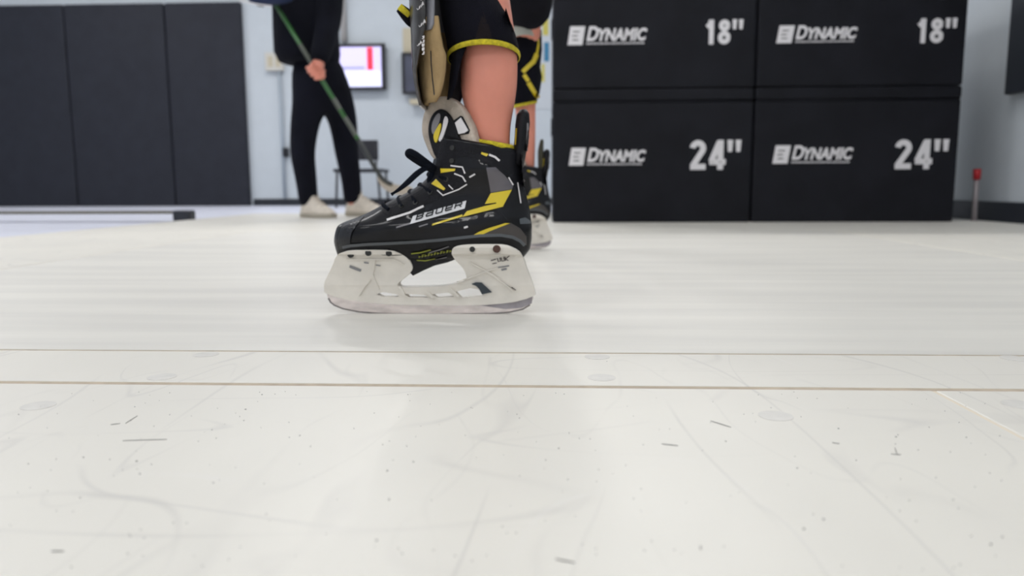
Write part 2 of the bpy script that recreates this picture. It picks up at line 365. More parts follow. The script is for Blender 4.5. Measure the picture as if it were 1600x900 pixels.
# synthetic ice panels, treadmill belt
def ipanel(name, lo, hi, label):
    t = thing(name, label, 'floor panel', ((lo[0]+hi[0])/2, (lo[1]+hi[1])/2, -0.012), 'white synthetic ice floor panels')
    box('sheet', (lo[0], lo[1], -0.012), (hi[0], hi[1], 0.0), M['ice'], t, bev=0.0012, seg=2); return t
YB0, YB1, YG = 0.763, 2.86, 0.634
pn = ipanel('floor_panel', (-1.9, -1.6), (0.3175, YG-.009), 'large scratched white floor panel filling the foreground, left of the diagonal joint')
pr = ipanel('floor_panel', (0.3205, -1.6), (2.05, YG-.009), 'white floor panel in the right foreground corner, right of the thin diagonal joint')
ps = ipanel('floor_panel', (-1.9, YG), (2.05, YB0-.005), 'narrow white floor strip between the beige joint and the skating belt')
pl = ipanel('floor_panel', (-1.9, YB0), (-1.150, YB1), 'white floor panel at the left end of the skating belt')
pq = ipanel('floor_panel', (1.062, YB0), (2.05, YB1), 'white floor panel at the right end of the skating belt')
pb = ipanel('floor_panel', (-1.9, YB1+.003), (2.05, 4.9), 'white floor panel behind the belt under the stacked black boxes')
bm = bmesh.new(); add_box(bm, (-1.9, YG-.009, -.012), (2.05, YG, -.0006)); add_box(bm, (-1.9, YB0-.005, -.012), (2.05, YB0, -.0006)); add_box(bm, (-1.9, YB1, -.012), (2.05, YB1+.003, -.002))
struct(bobj('trim_1', bm, M['filler']))
bm = bmesh.new(); add_box(bm, (.3175, -1.6, -.012), (.3205, YG-.009, -.0006)); add_box(bm, (-1.150, YB0, -.012), (-1.142, YB1, -.001)); add_box(bm, (1.054, YB0, -.012), (1.062, YB1, -.001))
struct(bobj('trim_2', bm, M['joint']))
tr = thing('skating_treadmill', 'wide white skating treadmill belt with streaks, under the ice skates', 'treadmill', (-.04, 1.8, -.012))
box('belt', (-1.142, YB0, -.010), (1.054, YB1, 0.0), M['belt'], tr)
def disc(name, c, r, h, m, parent, seg=24, axis='z'):
    bm = bmesh.new(); c = Vector(c)
    ax = {'z': Vector((0, 0, 1)), 'y': Vector((0, 1, 0)), 'x': Vector((1, 0, 0))}[axis]
    add_tube(bm, [c-ax*h/2, c+ax*h/2], r, seg, up=Vector((0.3, 0.1, 0.9)) if axis != 'z' else Vector((0, 1, 0))); return bobj(name, bm, m, parent)
for (px, py, par) in [(253, 589, ps), (940, 590, ps), (322, 554, ps), (933, 557.5, ps), (1585, 560, ps), (1212, 650, pn), (60, 634, pn), (1592, 632, pr)]:
    c = onZ(px, py); disc('screw_plug', (c.x, c.y, 0.0), 0.0125, 0.0006, M['plug'], par)
# shavings and grit on the foreground panels (uncountable)
bm = bmesh.new()
def speck(px, py, L, wd, ang):
    c = onZ(px, py); d = Vector((math.cos(ang), math.sin(ang), 0)); n = Vector((-d.y, d.x, 0))
    vs = [bm.verts.new(c+d*a*L/2+n*b*wd/2+Vector((0, 0, z))) for z in (0.0001, 0.0004) for a, b in ((-1, -.5), (-.3, -1), (.8, -.6), (1, .3), (.1, 1), (-.8, .6))]
    bm.faces.new(vs[:6][::-1]); bm.faces.new(vs[6:])
    for k in range(6): bm.faces.new((vs[k], vs[(k+1) % 6], vs[6+(k+1) % 6], vs[6+k]))
for px, py in [(469, 681), (1403, 532+148), (874, 701), (1510, 684), (605, 736), (607, 781), (638, 617), (410, 617), (29, 648), (485, 698), (646, 722), (219, 741), (588, 845), (1095, 855), (1135, 690), (1245, 732), (1310, 670), (1400, 683), (1548, 851), (1452, 668), (1095, 858), (334, 755), (131, 715), (213, 721), (384, 640), (332, 672), (948, 565), (1287, 812), (1256, 827)]:
    speck(px+random.uniform(-1, 1), py, random.uniform(.0008, .0014), random.uniform(.0005, .0009), random.uniform(0, 3))
for _ in range(200):
    speck(random.uniform(10, 1590), 612+280*random.random()**1.3, random.uniform(.0003, .0008), random.uniform(.0002, .0005), random.uniform(0, 3))
for a, b, wd in [((192, 689), (261, 687), .0005), ((196, 662), (215, 650), .0005), ((173, 664), (188, 662), .0008), ((1034, 694), (1060, 697), .0008), ((1110, 658), (1142, 668), .001), ((868, 874), (898, 880), .0009), ((1392, 710), (1408, 711), .0005), ((80, 862), (100, 862), .0009), ((1300, 692), (1312, 694), .0005), ((1398, 700), (1402, 711), .0004)]:
    p, q = onZ(*a), onZ(*b); c2 = (p+q)/2; d = q-p; pxm = ((a[0]+b[0])/2, (a[1]+b[1])/2); speck(*pxm, d.length, wd*.55, math.atan2(d.y, d.x))
o = bobj('plastic_shavings', bm, M['speck']); tag(o, 'tiny dark shavings and grit scattered over the foreground floor panels', 'debris', kind='stuff')

# ------------------------------------------------------------------ wall pads (back wall, left)
xr = -2.97; pw = onY(262, 150, WY-.05); xs = [xr, onY(265, 160, WY-.05).x, onY(110, 160, WY-.05).x]
wdt = xs[1]-xs[2]; xs += [xs[2]-wdt, xs[2]-2*wdt]
lab = ['charcoal padded wall mat at the right end, nearest the person', 'charcoal padded wall mat in the middle, between two vertical seams', 'charcoal padded wall mat third from the right, cut by the left frame edge', 'charcoal padded wall mat farthest left along the back wall']
for i in range(4):
    t = thing('wall_mat', lab[i], 'wall mat', ((xs[i]+xs[i+1])/2, WY-.03, -0.012), 'tall charcoal mats along the back wall')
    box('cushion', (xs[i+1]+.004, WY-.06, -0.012), (xs[i]-.004, WY-.012, 1.955), M['pad'], t, bev=0.018, seg=4)
    box('backing_board', (xs[i+1]+.006, WY-.012, -0.012), (xs[i]-.006, WY-.0005, 1.95), M['pad'], t)
# ------------------------------------------------------------------ slide board
fb = onZ(287, 347, -0.012)
x1 = onY(297, 340, fb.y).x; x0 = onY(275, 340, fb.y).x
t = thing('slide_board', 'low grey slide board with a black end bumper on the floor by the charcoal mats', 'slide board', (x0-1, fb.y+.3, -.012))
ht = onY(286, 329, fb.y).z
bm = bmesh.new(); add_box(bm, (x0-.02, fb.y, -.012), (x1, fb.y+.07, ht), .008); bobj('end_bumper', bm, M['basebd'], t)
box('board', (x0-2.4, fb.y+.005, ht-.014), (x0-.02, fb.y+.10, ht-.003), M['slide'], t, bev=.002)
box('edge_strip', (x0-2.4, fb.y-.001, ht-.017), (x0-.02, fb.y+.0045, ht-.004), M['brass'], t, label='olive metal edge')
box('end_bumper', (x0-2.46, fb.y, -.012), (x0-2.40, fb.y+.07, ht), M['basebd'], t, bev=.008)

# ------------------------------------------------------------------ plyometric boxes
BX, BY, BW, BD = 0.0275, 3.583, 0.914, 0.76
def flat_text(me, name, x, z, y, m, parent, label=None, th=0.0012):
    for v in me.vertices: v.co = Vector((x+v.co.x, y-v.co.z, z+v.co.y))
    return link(name, me, m, parent, label)
def wbox(x0, z0, h, num, lp, np_, label):
    t = thing('plyometric_box', label, 'plyometric box', (x0+BW/2, BY+BD/2, z0), 'stacked black foam jump boxes')
    x1 = x0+BW
    lid = 0.058
    bm = bmesh.new(); add_box(bm, (x0, BY, z0), (x1, BY+BD, z0+h-lid), .010, 3); bobj('body', bm, M['vinyl'], t)
    bm = bmesh.new(); add_box(bm, (x0-.001, BY-.002, z0+h-lid+.001), (x1+.001, BY+BD+.002, z0+h-.001), .012, 4); bobj('lid', bm, M['vinyl'], t)
    tube('piping', [(x0+.006, BY-.0005, z0+h-lid), (x1-.006, BY-.0005, z0+h-lid)], 0.0022, M['vinyl'], t, seg=8)
    # velcro strap tab on the left side
    if x0 < .5: box('side_strap', (x0-.007, BY+.12, z0+h-.20), (x0+.002, BY+.22, z0+h-.12), M['vinyl'], t, bev=.002)
    # logo: rounded slanted badge + word
    a = onY(*lp[0], BY); b = onY(*lp[1], BY); W_ = b.x-a.x; H_ = a.z-b.z   # top-left, bottom-right of the whole logo
    y = BY-.0012
    iw, ih, sh = W_*0.20, H_*0.92, W_*0.035
    def par(x0_, z0_, w_, h_, s_): return [(x0_, z0_), (x0_+w_, z0_), (x0_+w_+s_, z0_+h_), (x0_+s_, z0_+h_)]
    me = curve_mesh([par(0, 0, iw-sh*.3, ih, sh), par(iw*.22+sh*.3, ih*.46, iw*.38, ih*.07, sh*.05), par(iw*.30, ih*.24, iw*.38, ih*.07, sh*.05), par(iw*.34, ih*.68, iw*.42, ih*.07, sh*.05)], .0006, .0004)
    flat_text(me, 'logo_badge', a.x, b.z, y, M['print'], t)
    mw = text_mesh('D', H_*0.98, .0006, .25, .0028, .80); flat_text(mw, 'logo_text', a.x+iw+W_*.035, b.z+H_*.22, y, M['print'], t)
    mw = text_mesh('YNAMIC', H_*0.80, .0006, .25, .0030, 1.0, 1.02)
    ww = max(v.co.x for v in mw.vertices)-min(v.co.x for v in mw.vertices); k = (W_*0.625)/ww
    for v in mw.vertices: v.co.x *= k
    flat_text(mw, 'logo_text', a.x+iw+W_*.175, b.z+H_*.22, y, M['print'], t)
    bm = bmesh.new(); xx = a.x+iw+W_*.04
    while xx < b.x-W_*.03:
        wl = random.uniform(.004, .008); add_box(bm, (xx, y-.0006, b.z+H_*.02), (xx+wl, y+.001, b.z+H_*.10)); xx += wl+.0035
    bobj('logo_underline', bm, M['print'], t)
    # number
    a = onY(*np_[0], BY); b = onY(*np_[1], BY); H_ = a.z-b.z
    import_w = b.x-a.x; dw = import_w*.46; gap = import_w*.08; sw = H_*.098
    def arc(cx, cz, rx, rz, a0, a1, n=14): return [(cx+rx*math.cos(math.radians(a0+(a1-a0)*k/n)), cz+rz*math.sin(math.radians(a0+(a1-a0)*k/n))) for k in range(n+1)]
    e = sw/dw; ez = sw/H_
    GL = {'1': [[(.30, .70), (.52, .80), (.62, 1-ez*.3)], [(.66, 1.0), (.66, 0)]],
          '8': [arc(.5, .27, .5-e, .27-ez, 0, 360, 28), arc(.5, .76, .44-e, .24-ez, 0, 360, 28)],
          '2': [arc(.5, .72, .5-e, .28-ez, 175, -25)+[(e*1.1, ez*1.2)], [(e*.3, ez), (1, ez)]],
          '4': [[(.72, 1.0), (.72, 0)], [(.66, .95), (e, .30), (e*1.5, .24)], [(e*.3, .26), (1.05, .26)]]}
    for di, ch_ in enumerate(num):
        bm = bmesh.new()
        for st in GL[ch_]:
            P = [Vector((a.x+di*(dw+gap)+u*dw, y, b.z+v*H_)) for u, v in st]; cl = (P[0]-P[-1]).length < 1e-4
            add_tube(bm, P, sw, 10, 0, .012/.12*.12, Vector((0, 1, 0)))
        for v in bm.verts: v.co.y = y+(v.co.y-y)*.3
        bobj('height_digit', bm, M['print'], t)
    q = (b.x-a.x)*.16
    bm = bmesh.new()
    for j in (0, 1):
        X = b.x+q*.35+j*q*1.45; ps_ = [(X, a.z), (X+q, a.z), (X+q*.85, a.z-H_*.40), (X+q*.15, a.z-H_*.40)]
        f0 = [bm.verts.new((p[0], y-.001, p[1])) for p in ps_]; f1 = [bm.verts.new((p[0], y+.001, p[1])) for p in ps_]
        bm.faces.new(f0); bm.faces.new(f1[::-1])
        for k2 in range(4): bm.faces.new((f0[k2], f0[(k2+1) % 4], f1[(k2+1) % 4], f1[k2]))
    bobj('inch_mark', bm, M['print'], t)
    return t
G = .006
wbox(BX, 0, .61, '24', ((889, 229), (1007, 258)), ((1078, 219), (1132, 265)), 'black foam jump box marked 24 inches, on the floor next to the skater')
wbox(BX+BW+G, 0, .61, '24', ((1208, 225), (1330, 255)), ((1399, 218), (1454, 264)), 'black foam jump box marked 24 inches, on the floor beside the grey rod')
wbox(BX, .6105, .457, '18', ((887, 39), (1009, 69)), ((1099, 31), (1141, 69)), 'black foam jump box marked 18 inches, top of the stack next to the skater')
wbox(BX+BW+G, .6105, .457, '18', ((1214, 38), (1337, 66)), ((1430, 29), (1473, 67)), 'black foam jump box marked 18 inches, top of the stack nearest the right wall')

# rod
rb = onZ(1522, 345); rt = onY(1527, 264, rb.y); rm = rb+(rt-rb)*.80
t = thing('rod', 'thin grey rod with a red cap standing between the black boxes and the right wall', 'rod', rb)
tube('shaft', [rb, rb+(rt-rb)*.9], .011, M['rod'], t, seg=16); tube('cap', [rm, rt], .0165, M['red'], t, label='red cap', seg=16)
bm = bmesh.new(); add_tube(bm, [rb, rb+Vector((0, 0, .006))], [.016, .014], 16); bobj('foot', bm, M['rod'], t, smooth=True)
# black panel on the right wall
c0 = onX(1568, 149, RX-.05); c1 = onX(1598, 142, RX-.05)
t = thing('wall_screen', 'large black panel hung high on the right wall beyond the boxes', 'wall panel', (RX-.02, c0.y-.8, c0.z))
box('face', (RX-.05, c0.y-1.7, c0.z), (RX-.012, c0.y, c0.z+1.1), M['basebd'], t, bev=.006)
box('mount', (RX-.012, c0.y-1.4, c0.z+.2), (RX-.0005, c0.y-.3, c0.z+.9), M['basebd'], t)

# ------------------------------------------------------------------ back wall objects
def wrect(name, a, b, y0, y1, m, parent, label=None, bev=0.0):
    p, q = onY(*a, y0), onY(*b, y0); return box(name, (p.x, y0, q.z), (q.x, y1, p.z), m, parent, label, bev)
def monitor(a, b, label, on):
    Yf = WY-.09
    p, q = onY(*a, Yf), onY(*b, Yf)
    t = thing('wall_monitor', label, 'monitor', ((p.x+q.x)/2, WY-.05, q.z), None)
    bz = .028
    bm = bmesh.new()
    add_box(bm, (p.x, Yf, p.z-bz), (q.x, Yf+.05, p.z), .003); add_box(bm, (p.x, Yf, q.z), (q.x, Yf+.05, q.z+bz), .003)
    add_box(bm, (p.x, Yf, q.z+bz), (p.x+bz, Yf+.05, p.z-bz), .003); add_box(bm, (q.x-bz*1.4, Yf, q.z+bz), (q.x, Yf+.05, p.z-bz), .003)
    add_box(bm, (p.x+.01, Yf+.02, q.z+.01), (q.x-.01, Yf+.05, p.z-.01)); bobj('bezel', bm, M['bezel'], t)
    sc = box('screen', (p.x+bz, Yf+.010, q.z+bz), (q.x-bz*1.4, Yf+.019, p.z-bz), M['screen'] if on else M['dimscreen'], t)
    box('wall_bracket', ((p.x+q.x)/2-.1, Yf+.05, (p.z+q.z)/2-.08), ((p.x+q.x)/2+.1, WY-.0005, (p.z+q.z)/2+.08), M['bezel'], t)
    return t, sc
t, sc = monitor((478, 69), (603, 140), 'lit monitor on the back wall showing a pale picture with a red bar', True)
Yf = WY-.09+.006
p = onY(573, 74, Yf); q = onY(583, 109, Yf); box('red_bar', (p.x, Yf, q.z), (q.x, Yf+.004, p.z), M['screenr'], sc)
p = onY(487, 112, Yf); q = onY(596, 135, Yf); box('pale_band', (p.x, Yf, q.z), (q.x, Yf+.004, p.z), M['screenw'], sc)
p = onY(487, 104.5, Yf); q = onY(570, 108, Yf); box('grey_line', (p.x, Yf, q.z), (q.x, Yf+.004, p.z), M['screengr'], sc)
monitor((627, 82), (735, 146), 'dark monitor on the back wall behind the skater\'s shin guard', False)
o = wrect('wall_board', (629, 44), (700, 81), WY-.02, WY-.0005, M['beige'], None, bev=.002); tag(o, 'beige board on the back wall just above the dark monitor', 'board')
o = wrect('wall_shelf', (640, 155), (690, 162), WY-.12, WY-.0005, M['beige'], None, bev=.002); tag(o, 'short beige shelf under the dark monitor on the back wall', 'shelf')
# outlet box and conduit
t = thing('outlet_box', 'cream outlet box on the back wall left of the person in black', 'outlet box', onY(428, 110, WY))
wrect('cover', (413, 82), (442, 110), WY-.06, WY-.0005, M['cream'], t, bev=.006)
wrect('socket', (418, 88), (426, 104), WY-.064, WY-.0595, M['beige'], t, bev=.001); wrect('socket', (430, 88), (438, 104), WY-.064, WY-.0595, M['beige'], t, bev=.001)
a = onY(436, 110, WY-.03); b = onY(443, 318, WY-.03)
o = tube('conduit', [a, (a.x, WY-.02, .06)], .016, M['bluegrey']); tag(o, 'thin blue grey conduit running down the wall below the cream outlet box', 'conduit')
a = onY(538, 70, WY-.03); o = tube('ceiling_conduit', [(a.x, WY-.035, a.z+.03), (a.x, WY-.035, CEIL-.001)], .03, M['pipe']); tag(o, 'pale vertical conduit rising from the lit monitor to the ceiling', 'conduit')
o = wrect('wall_hook', (441, 231), (450, 245), WY-.05, WY-.0005, M['bezel'], None, bev=.004); tag(o, 'small dark hook on the back wall beside the person\'s knee', 'hook')
# poster seen between the far leg and the boxes
t = thing('wall_poster', 'white poster with yellow and blue shapes, seen between the skater and the boxes', 'poster', onY(870, 210, WY))
wrect('sheet', (838, -60), (905, 170), WY-.006, WY-.0005, M['poster'], t)
wrect('yellow_shape', (848, 4), (857, 55), WY-.008, WY-.0061, M['postery'], t); wrect('blue_shape', (850, 66), (858, 96), WY-.008, WY-.0061, M['posterblue'], t); wrect('yellow_shape', (846, 100), (851, 128), WY-.008, WY-.0061, M['postery'], t)
# chair
CY = 6.95
t = thing('stacking_chair', 'small black chair with thin legs behind the person with the stick', 'chair', onY(560, 320, CY))
p, q = onY(546, 219, CY+.2), onY(591, 250, CY+.2)
bm = bmesh.new(); 
prev = None
for zi in range(6):
    zz = q.z+(p.z-q.z)*zi/5
add_box(bm, (p.x-.02, CY+.2, q.z), (q.x, CY+.225, p.z), .01, 3); bobj('backrest', bm, M['chair'], t)
s0, s1 = onY(520, 263, CY-.2), onY(594, 270, CY-.2); sz = onY(560, 266, CY).z
bm = bmesh.new(); add_box(bm, (s0.x, CY-.2, sz-.02), (s1.x, CY+.2, sz+.01), .009, 3); bobj('seat', bm, M['chair'], t)
for X, Yy in ((s0.x+.03, CY-.17), (s1.x-.03, CY-.17), (s0.x+.03, CY+.18), (s1.x-.03, CY+.18)):
    tube('leg', [(X, Yy, sz-.01), (X+(.02 if X > s0.x+.1 else -.02), Yy, -.011)], .011, M['chair'], t)
for X in (q.x-.02, p.x):
    tube('back_post', [(X, CY+.19, sz-.01), (X, CY+.205, p.z-.02)], .010, M['chair'], t)

# ------------------------------------------------------------------ ICE SKATE
SY = 1.0
def skate():
    r = thing('ice_skate', 'black hockey skate with yellow trim and white blade holder, in front on the belt', 'ice skate', (onY(680, 491, SY).x, SY, 0))
    # boot ribs: front px, back px, half width, lower/upper roundness
    ribs = [((534, 405), (818, 402), .020, .018, 2.3), ((529, 400), (823, 396), .026, .023, 2.4), ((526, 391), (828, 389), .032, .028, 2.5), ((524, 381), (830, 380), .040, .032, 2.6), ((524, 373), (831, 371), .0455, .0355, 2.6), ((526, 362), (831, 361), .0465, .036, 2.6),
            ((530, 352), (831, 352), .046, .0365, 2.5), ((541, 346), (830, 345), .0445, .0365, 2.4), ((560, 339), (829, 338), .042, .036, 2.4), ((580, 330), (828, 329), .040, .0355, 2.3), ((600, 319), (826, 320), .038, .035, 2.3),
            ((618, 310), (824, 311), .0365, .0345, 2.3), ((636, 301), (822, 302), .036, .034, 2.3), ((654, 290), (820, 292), .036, .034, 2.3), ((667, 279), (818, 282), .036, .034, 2.3), ((673, 267), (817, 271), .0365, .034, 2.3),
            ((677, 254), (816, 261), .037, .034, 2.25), ((680, 240), (815, 252), .0375, .0345, 2.25), ((683, 227), (814, 244), .038, .035, 2.2), ((685, 216), (813, 238), .038, .0355, 2.2)]
    fp = catmull([(a[0][0], a[0][1], 0) for a in ribs], 3); bp = catmull([(a[1][0], a[1][1], 0) for a in ribs], 3); wp = catmull([(a[2], a[3], a[4]) for a in ribs], 3)
    N = 44; rings = []
    def ring(f_, b_, w_, inset=0.0, dz=0.0):
        A = onY(f_.x, f_.y, SY); B = onY(b_.x, b_.y, SY); out = []
        top = max(0, min(1, (330-f_.y)/110.0))
        for k in range(2*N):
            a = math.pi*k/N; t_ = (1-math.cos(a))/2
            s_ = 1 if k < N else -1
            pw = w_.z; sh = (1-abs(1-2*t_)**pw)**(1/pw) if 0 < t_ < 1 else 0
            W = w_.x+(w_.y-w_.x)*t_
            # waist of the foot, ankle hollow and ankle bulge
            W *= 1-0.10*math.exp(-((t_-.5)/.17)**2)*(1-top)
            W *= 1-0.07*math.exp(-((t_-.80)/.10)**2)*top
            if s_: 
                g1 = math.exp(-((t_-.62)/.16)**2-((f_.y-262)/20)**2); g2 = math.exp(-((t_-.80)/.13)**2-((f_.y-343)/12)**2); g3 = math.exp(-((t_-.45)/.22)**2-((f_.y-352)/9)**2); W += .0075*g1+.0035*g2+.002*g3
            P = A.lerp(B, t_); c = A.lerp(B, .5); P = c+(P-c)*(1-inset)
            # the cuff dips over the ankle and curves up at the front
            arch = math.sin(math.pi*t_)
            P.z += dz+0.006*top*(arch-0.2)*0
            out.append(Vector((P.x, SY-s_*W*(1-inset*1.0)*sh, P.z)))
        return out
    for f_, b_, w_ in zip(fp, bp, wp): rings.append(ring(f_, b_, w_))
    rings.append(ring(fp[-1], bp[-1], wp[-1], .05, .0025)); rings.append(ring(fp[-1], bp[-1], wp[-1], .12, .0)); rings.append(ring(fp[-1], bp[-1], wp[-1], .16, -.03))
    boot = loft('boot', rings, M['boot'], r)
    bpy.context.view_layer.update(); B = bvh_of([boot])
    def D(name, polys, m, label=None, eps=.0009, L=.004): return decal(name, polys, B, M[m], boot, SY-.04, eps, label, L)
    D('toe_cap', [[(524, 392), (523, 372), (529, 353), (541, 346), (563, 339), (556, 350), (548, 364), (544, 378), (543, 388)]], 'toecap', 'charcoal toe cap', .0016)
    D('cuff_panel', [[(684, 224), (686, 217), (735, 225), (790, 236), (814, 239), (815, 262), (819, 300), (805, 292), (790, 275), (772, 256), (752, 250), (728, 243), (700, 252), (680, 252)]], 'bootmatte', 'matte black cuff panel', .0011)
    D('eyelet_facing', [[(680, 246), (700, 252), (722, 262), (728, 286), (700, 304), (668, 318), (636, 330), (606, 338), (592, 329), (606, 318), (640, 301), (667, 284), (676, 266)]], 'bootmatte', None, .0012)
    D('quarter_panel', [[(760, 262), (774, 261), (788, 274), (801, 290), (799, 296), (766, 301), (770, 293), (776, 284), (776, 275)]], 'quarter', 'shiny gunmetal ankle panel', .0016)
    D('heel_panel', [[(745, 366), (765, 360), (797, 349), (812, 358), (822, 372), (822, 386), (812, 376), (795, 368), (770, 366)]], 'brown', None, .0012)
    D('lower_panel', [[(675, 356), (722, 343), (760, 333), (783, 333), (792, 344), (762, 355), (730, 364), (690, 366)]], 'boot', None, .0015)
    D('yellow_stripe', [[(675, 352.5), (676, 349.5), (722, 335), (722, 338.5)], [(722, 339), (729, 330), (757, 322), (781, 317), (786, 323), (750, 332)]], 'yellow', 'yellow side stripe', .0020)
    D('yellow_panel', [[(757, 319), (766, 302), (799, 296.5), (785, 323), (778, 323), (775, 316.5)]], 'yellow', 'bright yellow ankle panel', .0022)
    D('yellow_stripe', [[(740, 367), (752, 367.5), (765, 361.5), (796, 349.5), (789, 349), (762, 357), (748, 362.5)]], 'yellow', 'yellow heel stripe', .0018)
    D('yellow_patch', [[(686, 263), (711, 263.5), (709.5, 267), (687, 270)]], 'yellow', None, .0022); D('yellow_patch', [[(671.5, 287), (679, 279.5), (695, 294.5), (692.5, 297.5)]], 'yellow', None, .0022)
    D('yellow_patch', [[(752, 237.5), (763, 240.5), (760, 244.5), (751.5, 240.5)]], 'yellow', None, .0022)
    D('silver_stripe', [stroke2d([(604, 343.5), (618, 339), (640, 332), (652, 326), (661, 322)], 3.4)], 'silver', 'silver side stripe', .0020)
    D('silver_stripe', [stroke2d([(620, 355), (632, 351.5), (641, 349)], 2.4), stroke2d([(655, 354), (668, 350)], 1.8)], 'dsilver', None, .0020)
    D('silver_line', [stroke2d([(703, 258.5), (722, 261), (726, 271)], 2.2), stroke2d([(709, 271), (722, 276), (727, 284)], 2.2), stroke2d([(729, 288), (716, 296), (700, 302), (692, 305)], 1.8), stroke2d([(682, 297), (692, 306)], 1.6), stroke2d([(700, 289), (707, 296)], 1.6)], 'silver', 'silver outline', .0024, .003)
    D('silver_mark', [stroke2d([(764, 241.5), (773, 245), (780, 251)], 3.2), stroke2d([(733, 277), (742, 272)], 2.4), stroke2d([(794, 277), (801, 289)], 2.0), stroke2d([(808, 285), (813, 318)], 1.8), stroke2d([(725, 356), (731, 354)], 3)], 'silver', 'silver mark', .0022, .003)
    lp = D('logo_plate', [[(645, 337.5), (728, 313.5), (725.5, 326), (641, 350)]], 'logoplate', 'light grey logo plate', .0024)
    # logo letters on the slanted plate
    L_ = {'B': [[(.05, 0), (.05, 1), (.8, 1), (.95, .78), (.8, .52), (.1, .52)], [(.8, .5), (.95, .25), (.8, 0), (.0, 0)]],
          'a': [[(.05, 1), (.85, 1), (.95, .85), (.95, 0)], [(.95, .55), (.15, .55), (.05, .4), (.05, .1), (.15, 0), (.95, 0)]],
          'u': [[(.05, 1), (.05, .15), (.15, 0), (.95, 0)], [(.95, 1), (.95, 0)]],
          'e': [[(.95, 0), (.15, 0), (.05, .15), (.05, .85), (.15, 1), (.85, 1), (.95, .85), (.95, .45), (.1, .45)]],
          'R': [[(.05, 0), (.05, 1), (.85, 1), (.95, .8), (.95, .55), (.85, .45), (.1, .45)], [(.6, .45), (.95, 0)]]}
    polys = []
    for i, c in enumerate('BaueR'):
        for st in L_[c]:
            for k in range(len(st)-1):
                u0 = [(i*1.42+p[0])/6.68 for p in (st[k], st[k+1])]; v0 = [p[1] for p in (st[k], st[k+1])]
                pts = []
                for u, v in zip(u0, v0): pts.append((650+u*70+v*2.0, 342.8-u*20.3-v*7.6))
                d = Vector(pts[1])-Vector(pts[0])
                if d.length > 0: d.normalize()
                pts = [(pts[0][0]-d.x*.7, pts[0][1]-d.y*.7), (pts[1][0]+d.x*.7, pts[1][1]+d.y*.7)]
                polys.append(stroke2d(pts, 1.7))
    D('logo_letters', polys, 'boot', 'black logo letters', .0033, .003)
    hb = D('heel_badge', [[(811, 343), (820, 340.5), (828, 347), (829, 351), (812, 351)]], 'lip', None, .002)
    # outsole lip
    D('outsole_lip', [stroke2d([(530, 388.5), (545, 385), (575, 382), (610, 380.5), (650, 378.5), (690, 375), (720, 371.5), (750, 368.5), (782, 368), (800, 371.5), (812, 378), (819, 386)], 4.6)], 'lip', 'slate grey lip', .0022, .004)
    # arch / outsole block between holder towers
    poly = [(540, 388), (720, 381), (812, 384), (812, 388), (740, 390), (716, 400), (700, 406), (680, 411), (662, 419), (648, 426), (641, 418), (636, 404), (615, 393), (545, 393)]
    P2 = [(onY(*p, SY).x, onY(*p, SY).z) for p in poly]
    me = curve_mesh([P2], .011, .0025)
    for v in me.vertices: v.co = Vector((v.co.x, SY-v.co.z, v.co.y))
    outs = link('outsole', me, M['boot'], r); bpy.context.view_layer.update(); BO = bvh_of([outs, boot])
    decal('outsole_print', [stroke2d([(640, 398), (655, 396), (671, 391.5)], 1.8), stroke2d([(646, 409.5), (660, 410.5), (676, 407)], 1.8)], BO, M['dyellow'], outs, SY-.04, .0022, 'yellow green print')
    mk = []
    for i in range(11):
        x = 651+i*5; y = 405-i*.95; mk += [stroke2d([(x, y), (x+.9, y-3.6)], 1.1), stroke2d([(x, y-1.6), (x+3.1, y-2.2)], 1.0)]
        if i % 2: mk += [stroke2d([(x+.9, y-3.8), (x+3.6, y-4.4)], 1.0)]
    decal('outsole_text', mk, BO, M['dyellow'], outs, SY-.04, .0022)
    decal('outsole_print', [stroke2d([(668, 396.5), (685, 391.5), (700, 386)], 1.4), stroke2d([(676, 412-3), (695, 404)], 1.0)], BO, M['dsilver'], outs, SY-.04, .0022)
    # tongue: tilted slab rising from the front of the cuff
    n = Vector((-0.45, -0.89, 0.10)).normalized(); p0 = onY(700, 200, SY-.012)
    def slab(name, px, off, th, m, parent, label=None, bev=.0015, sm=4):
        u = Vector((0, 0, 1)).cross(n).normalized(); v = n.cross(u).normalized(); q0 = p0+n*off
        pts = smooth_poly(px, sm) if sm else px
        P3 = [onP(a, b, q0, n)-q0 for a, b in pts]; me = curve_mesh([[(p.dot(u), p.dot(v)) for p in P3]], th/2, bev)
        # gentle barrel curve
        for w_ in me.vertices:
            X, Y_, Z_ = w_.co; w_.co = q0+u*X+v*Y_+n*(Z_-3.0*(X*X))
        return link(name, me, M[m], parent, label)
    fel = slab('tongue', [(663, 205), (665, 183), (674, 166), (689, 156.5), (706, 157), (722, 170), (733, 190), (738, 210), (740, 235), (700, 250), (682, 245), (670, 225)], 0.0, .009, 'felt', r, 'beige felt tongue lining', .003)
    slab('tongue_face', [(671, 206), (673, 190), (681, 177), (692, 173), (702, 181), (710, 197), (716, 214), (722, 240), (700, 250), (684, 245), (675, 224)], .0065, .004, 'bootmatte', fel, 'black tongue face')
    slab('tongue_patch', [(674, 200), (677, 188), (684, 178), (688, 180), (686, 191), (679, 206), (676, 209)], .0092, .0012, 'dsilver', fel, 'grey tongue patch', .0003)
    slab('tongue_stripe', [(678, 210), (687, 194), (689, 197), (685, 214), (682, 222), (679, 220)], .0094, .0012, 'yellow', fel, 'yellow tongue stripe', .0003)
    slab('tongue_stripe', [(694, 187), (697, 182), (700, 188), (697, 200), (690, 219), (686, 218), (691, 203)], .0094, .0012, 'silver', fel, 'silver tongue stripe', .0003)
    slab('tongue_label', [(708, 189), (719, 181), (722, 182), (732, 203), (730, 208), (718, 210)], .0068, .0012, 'bootmatte', fel, None, .0003, 0)
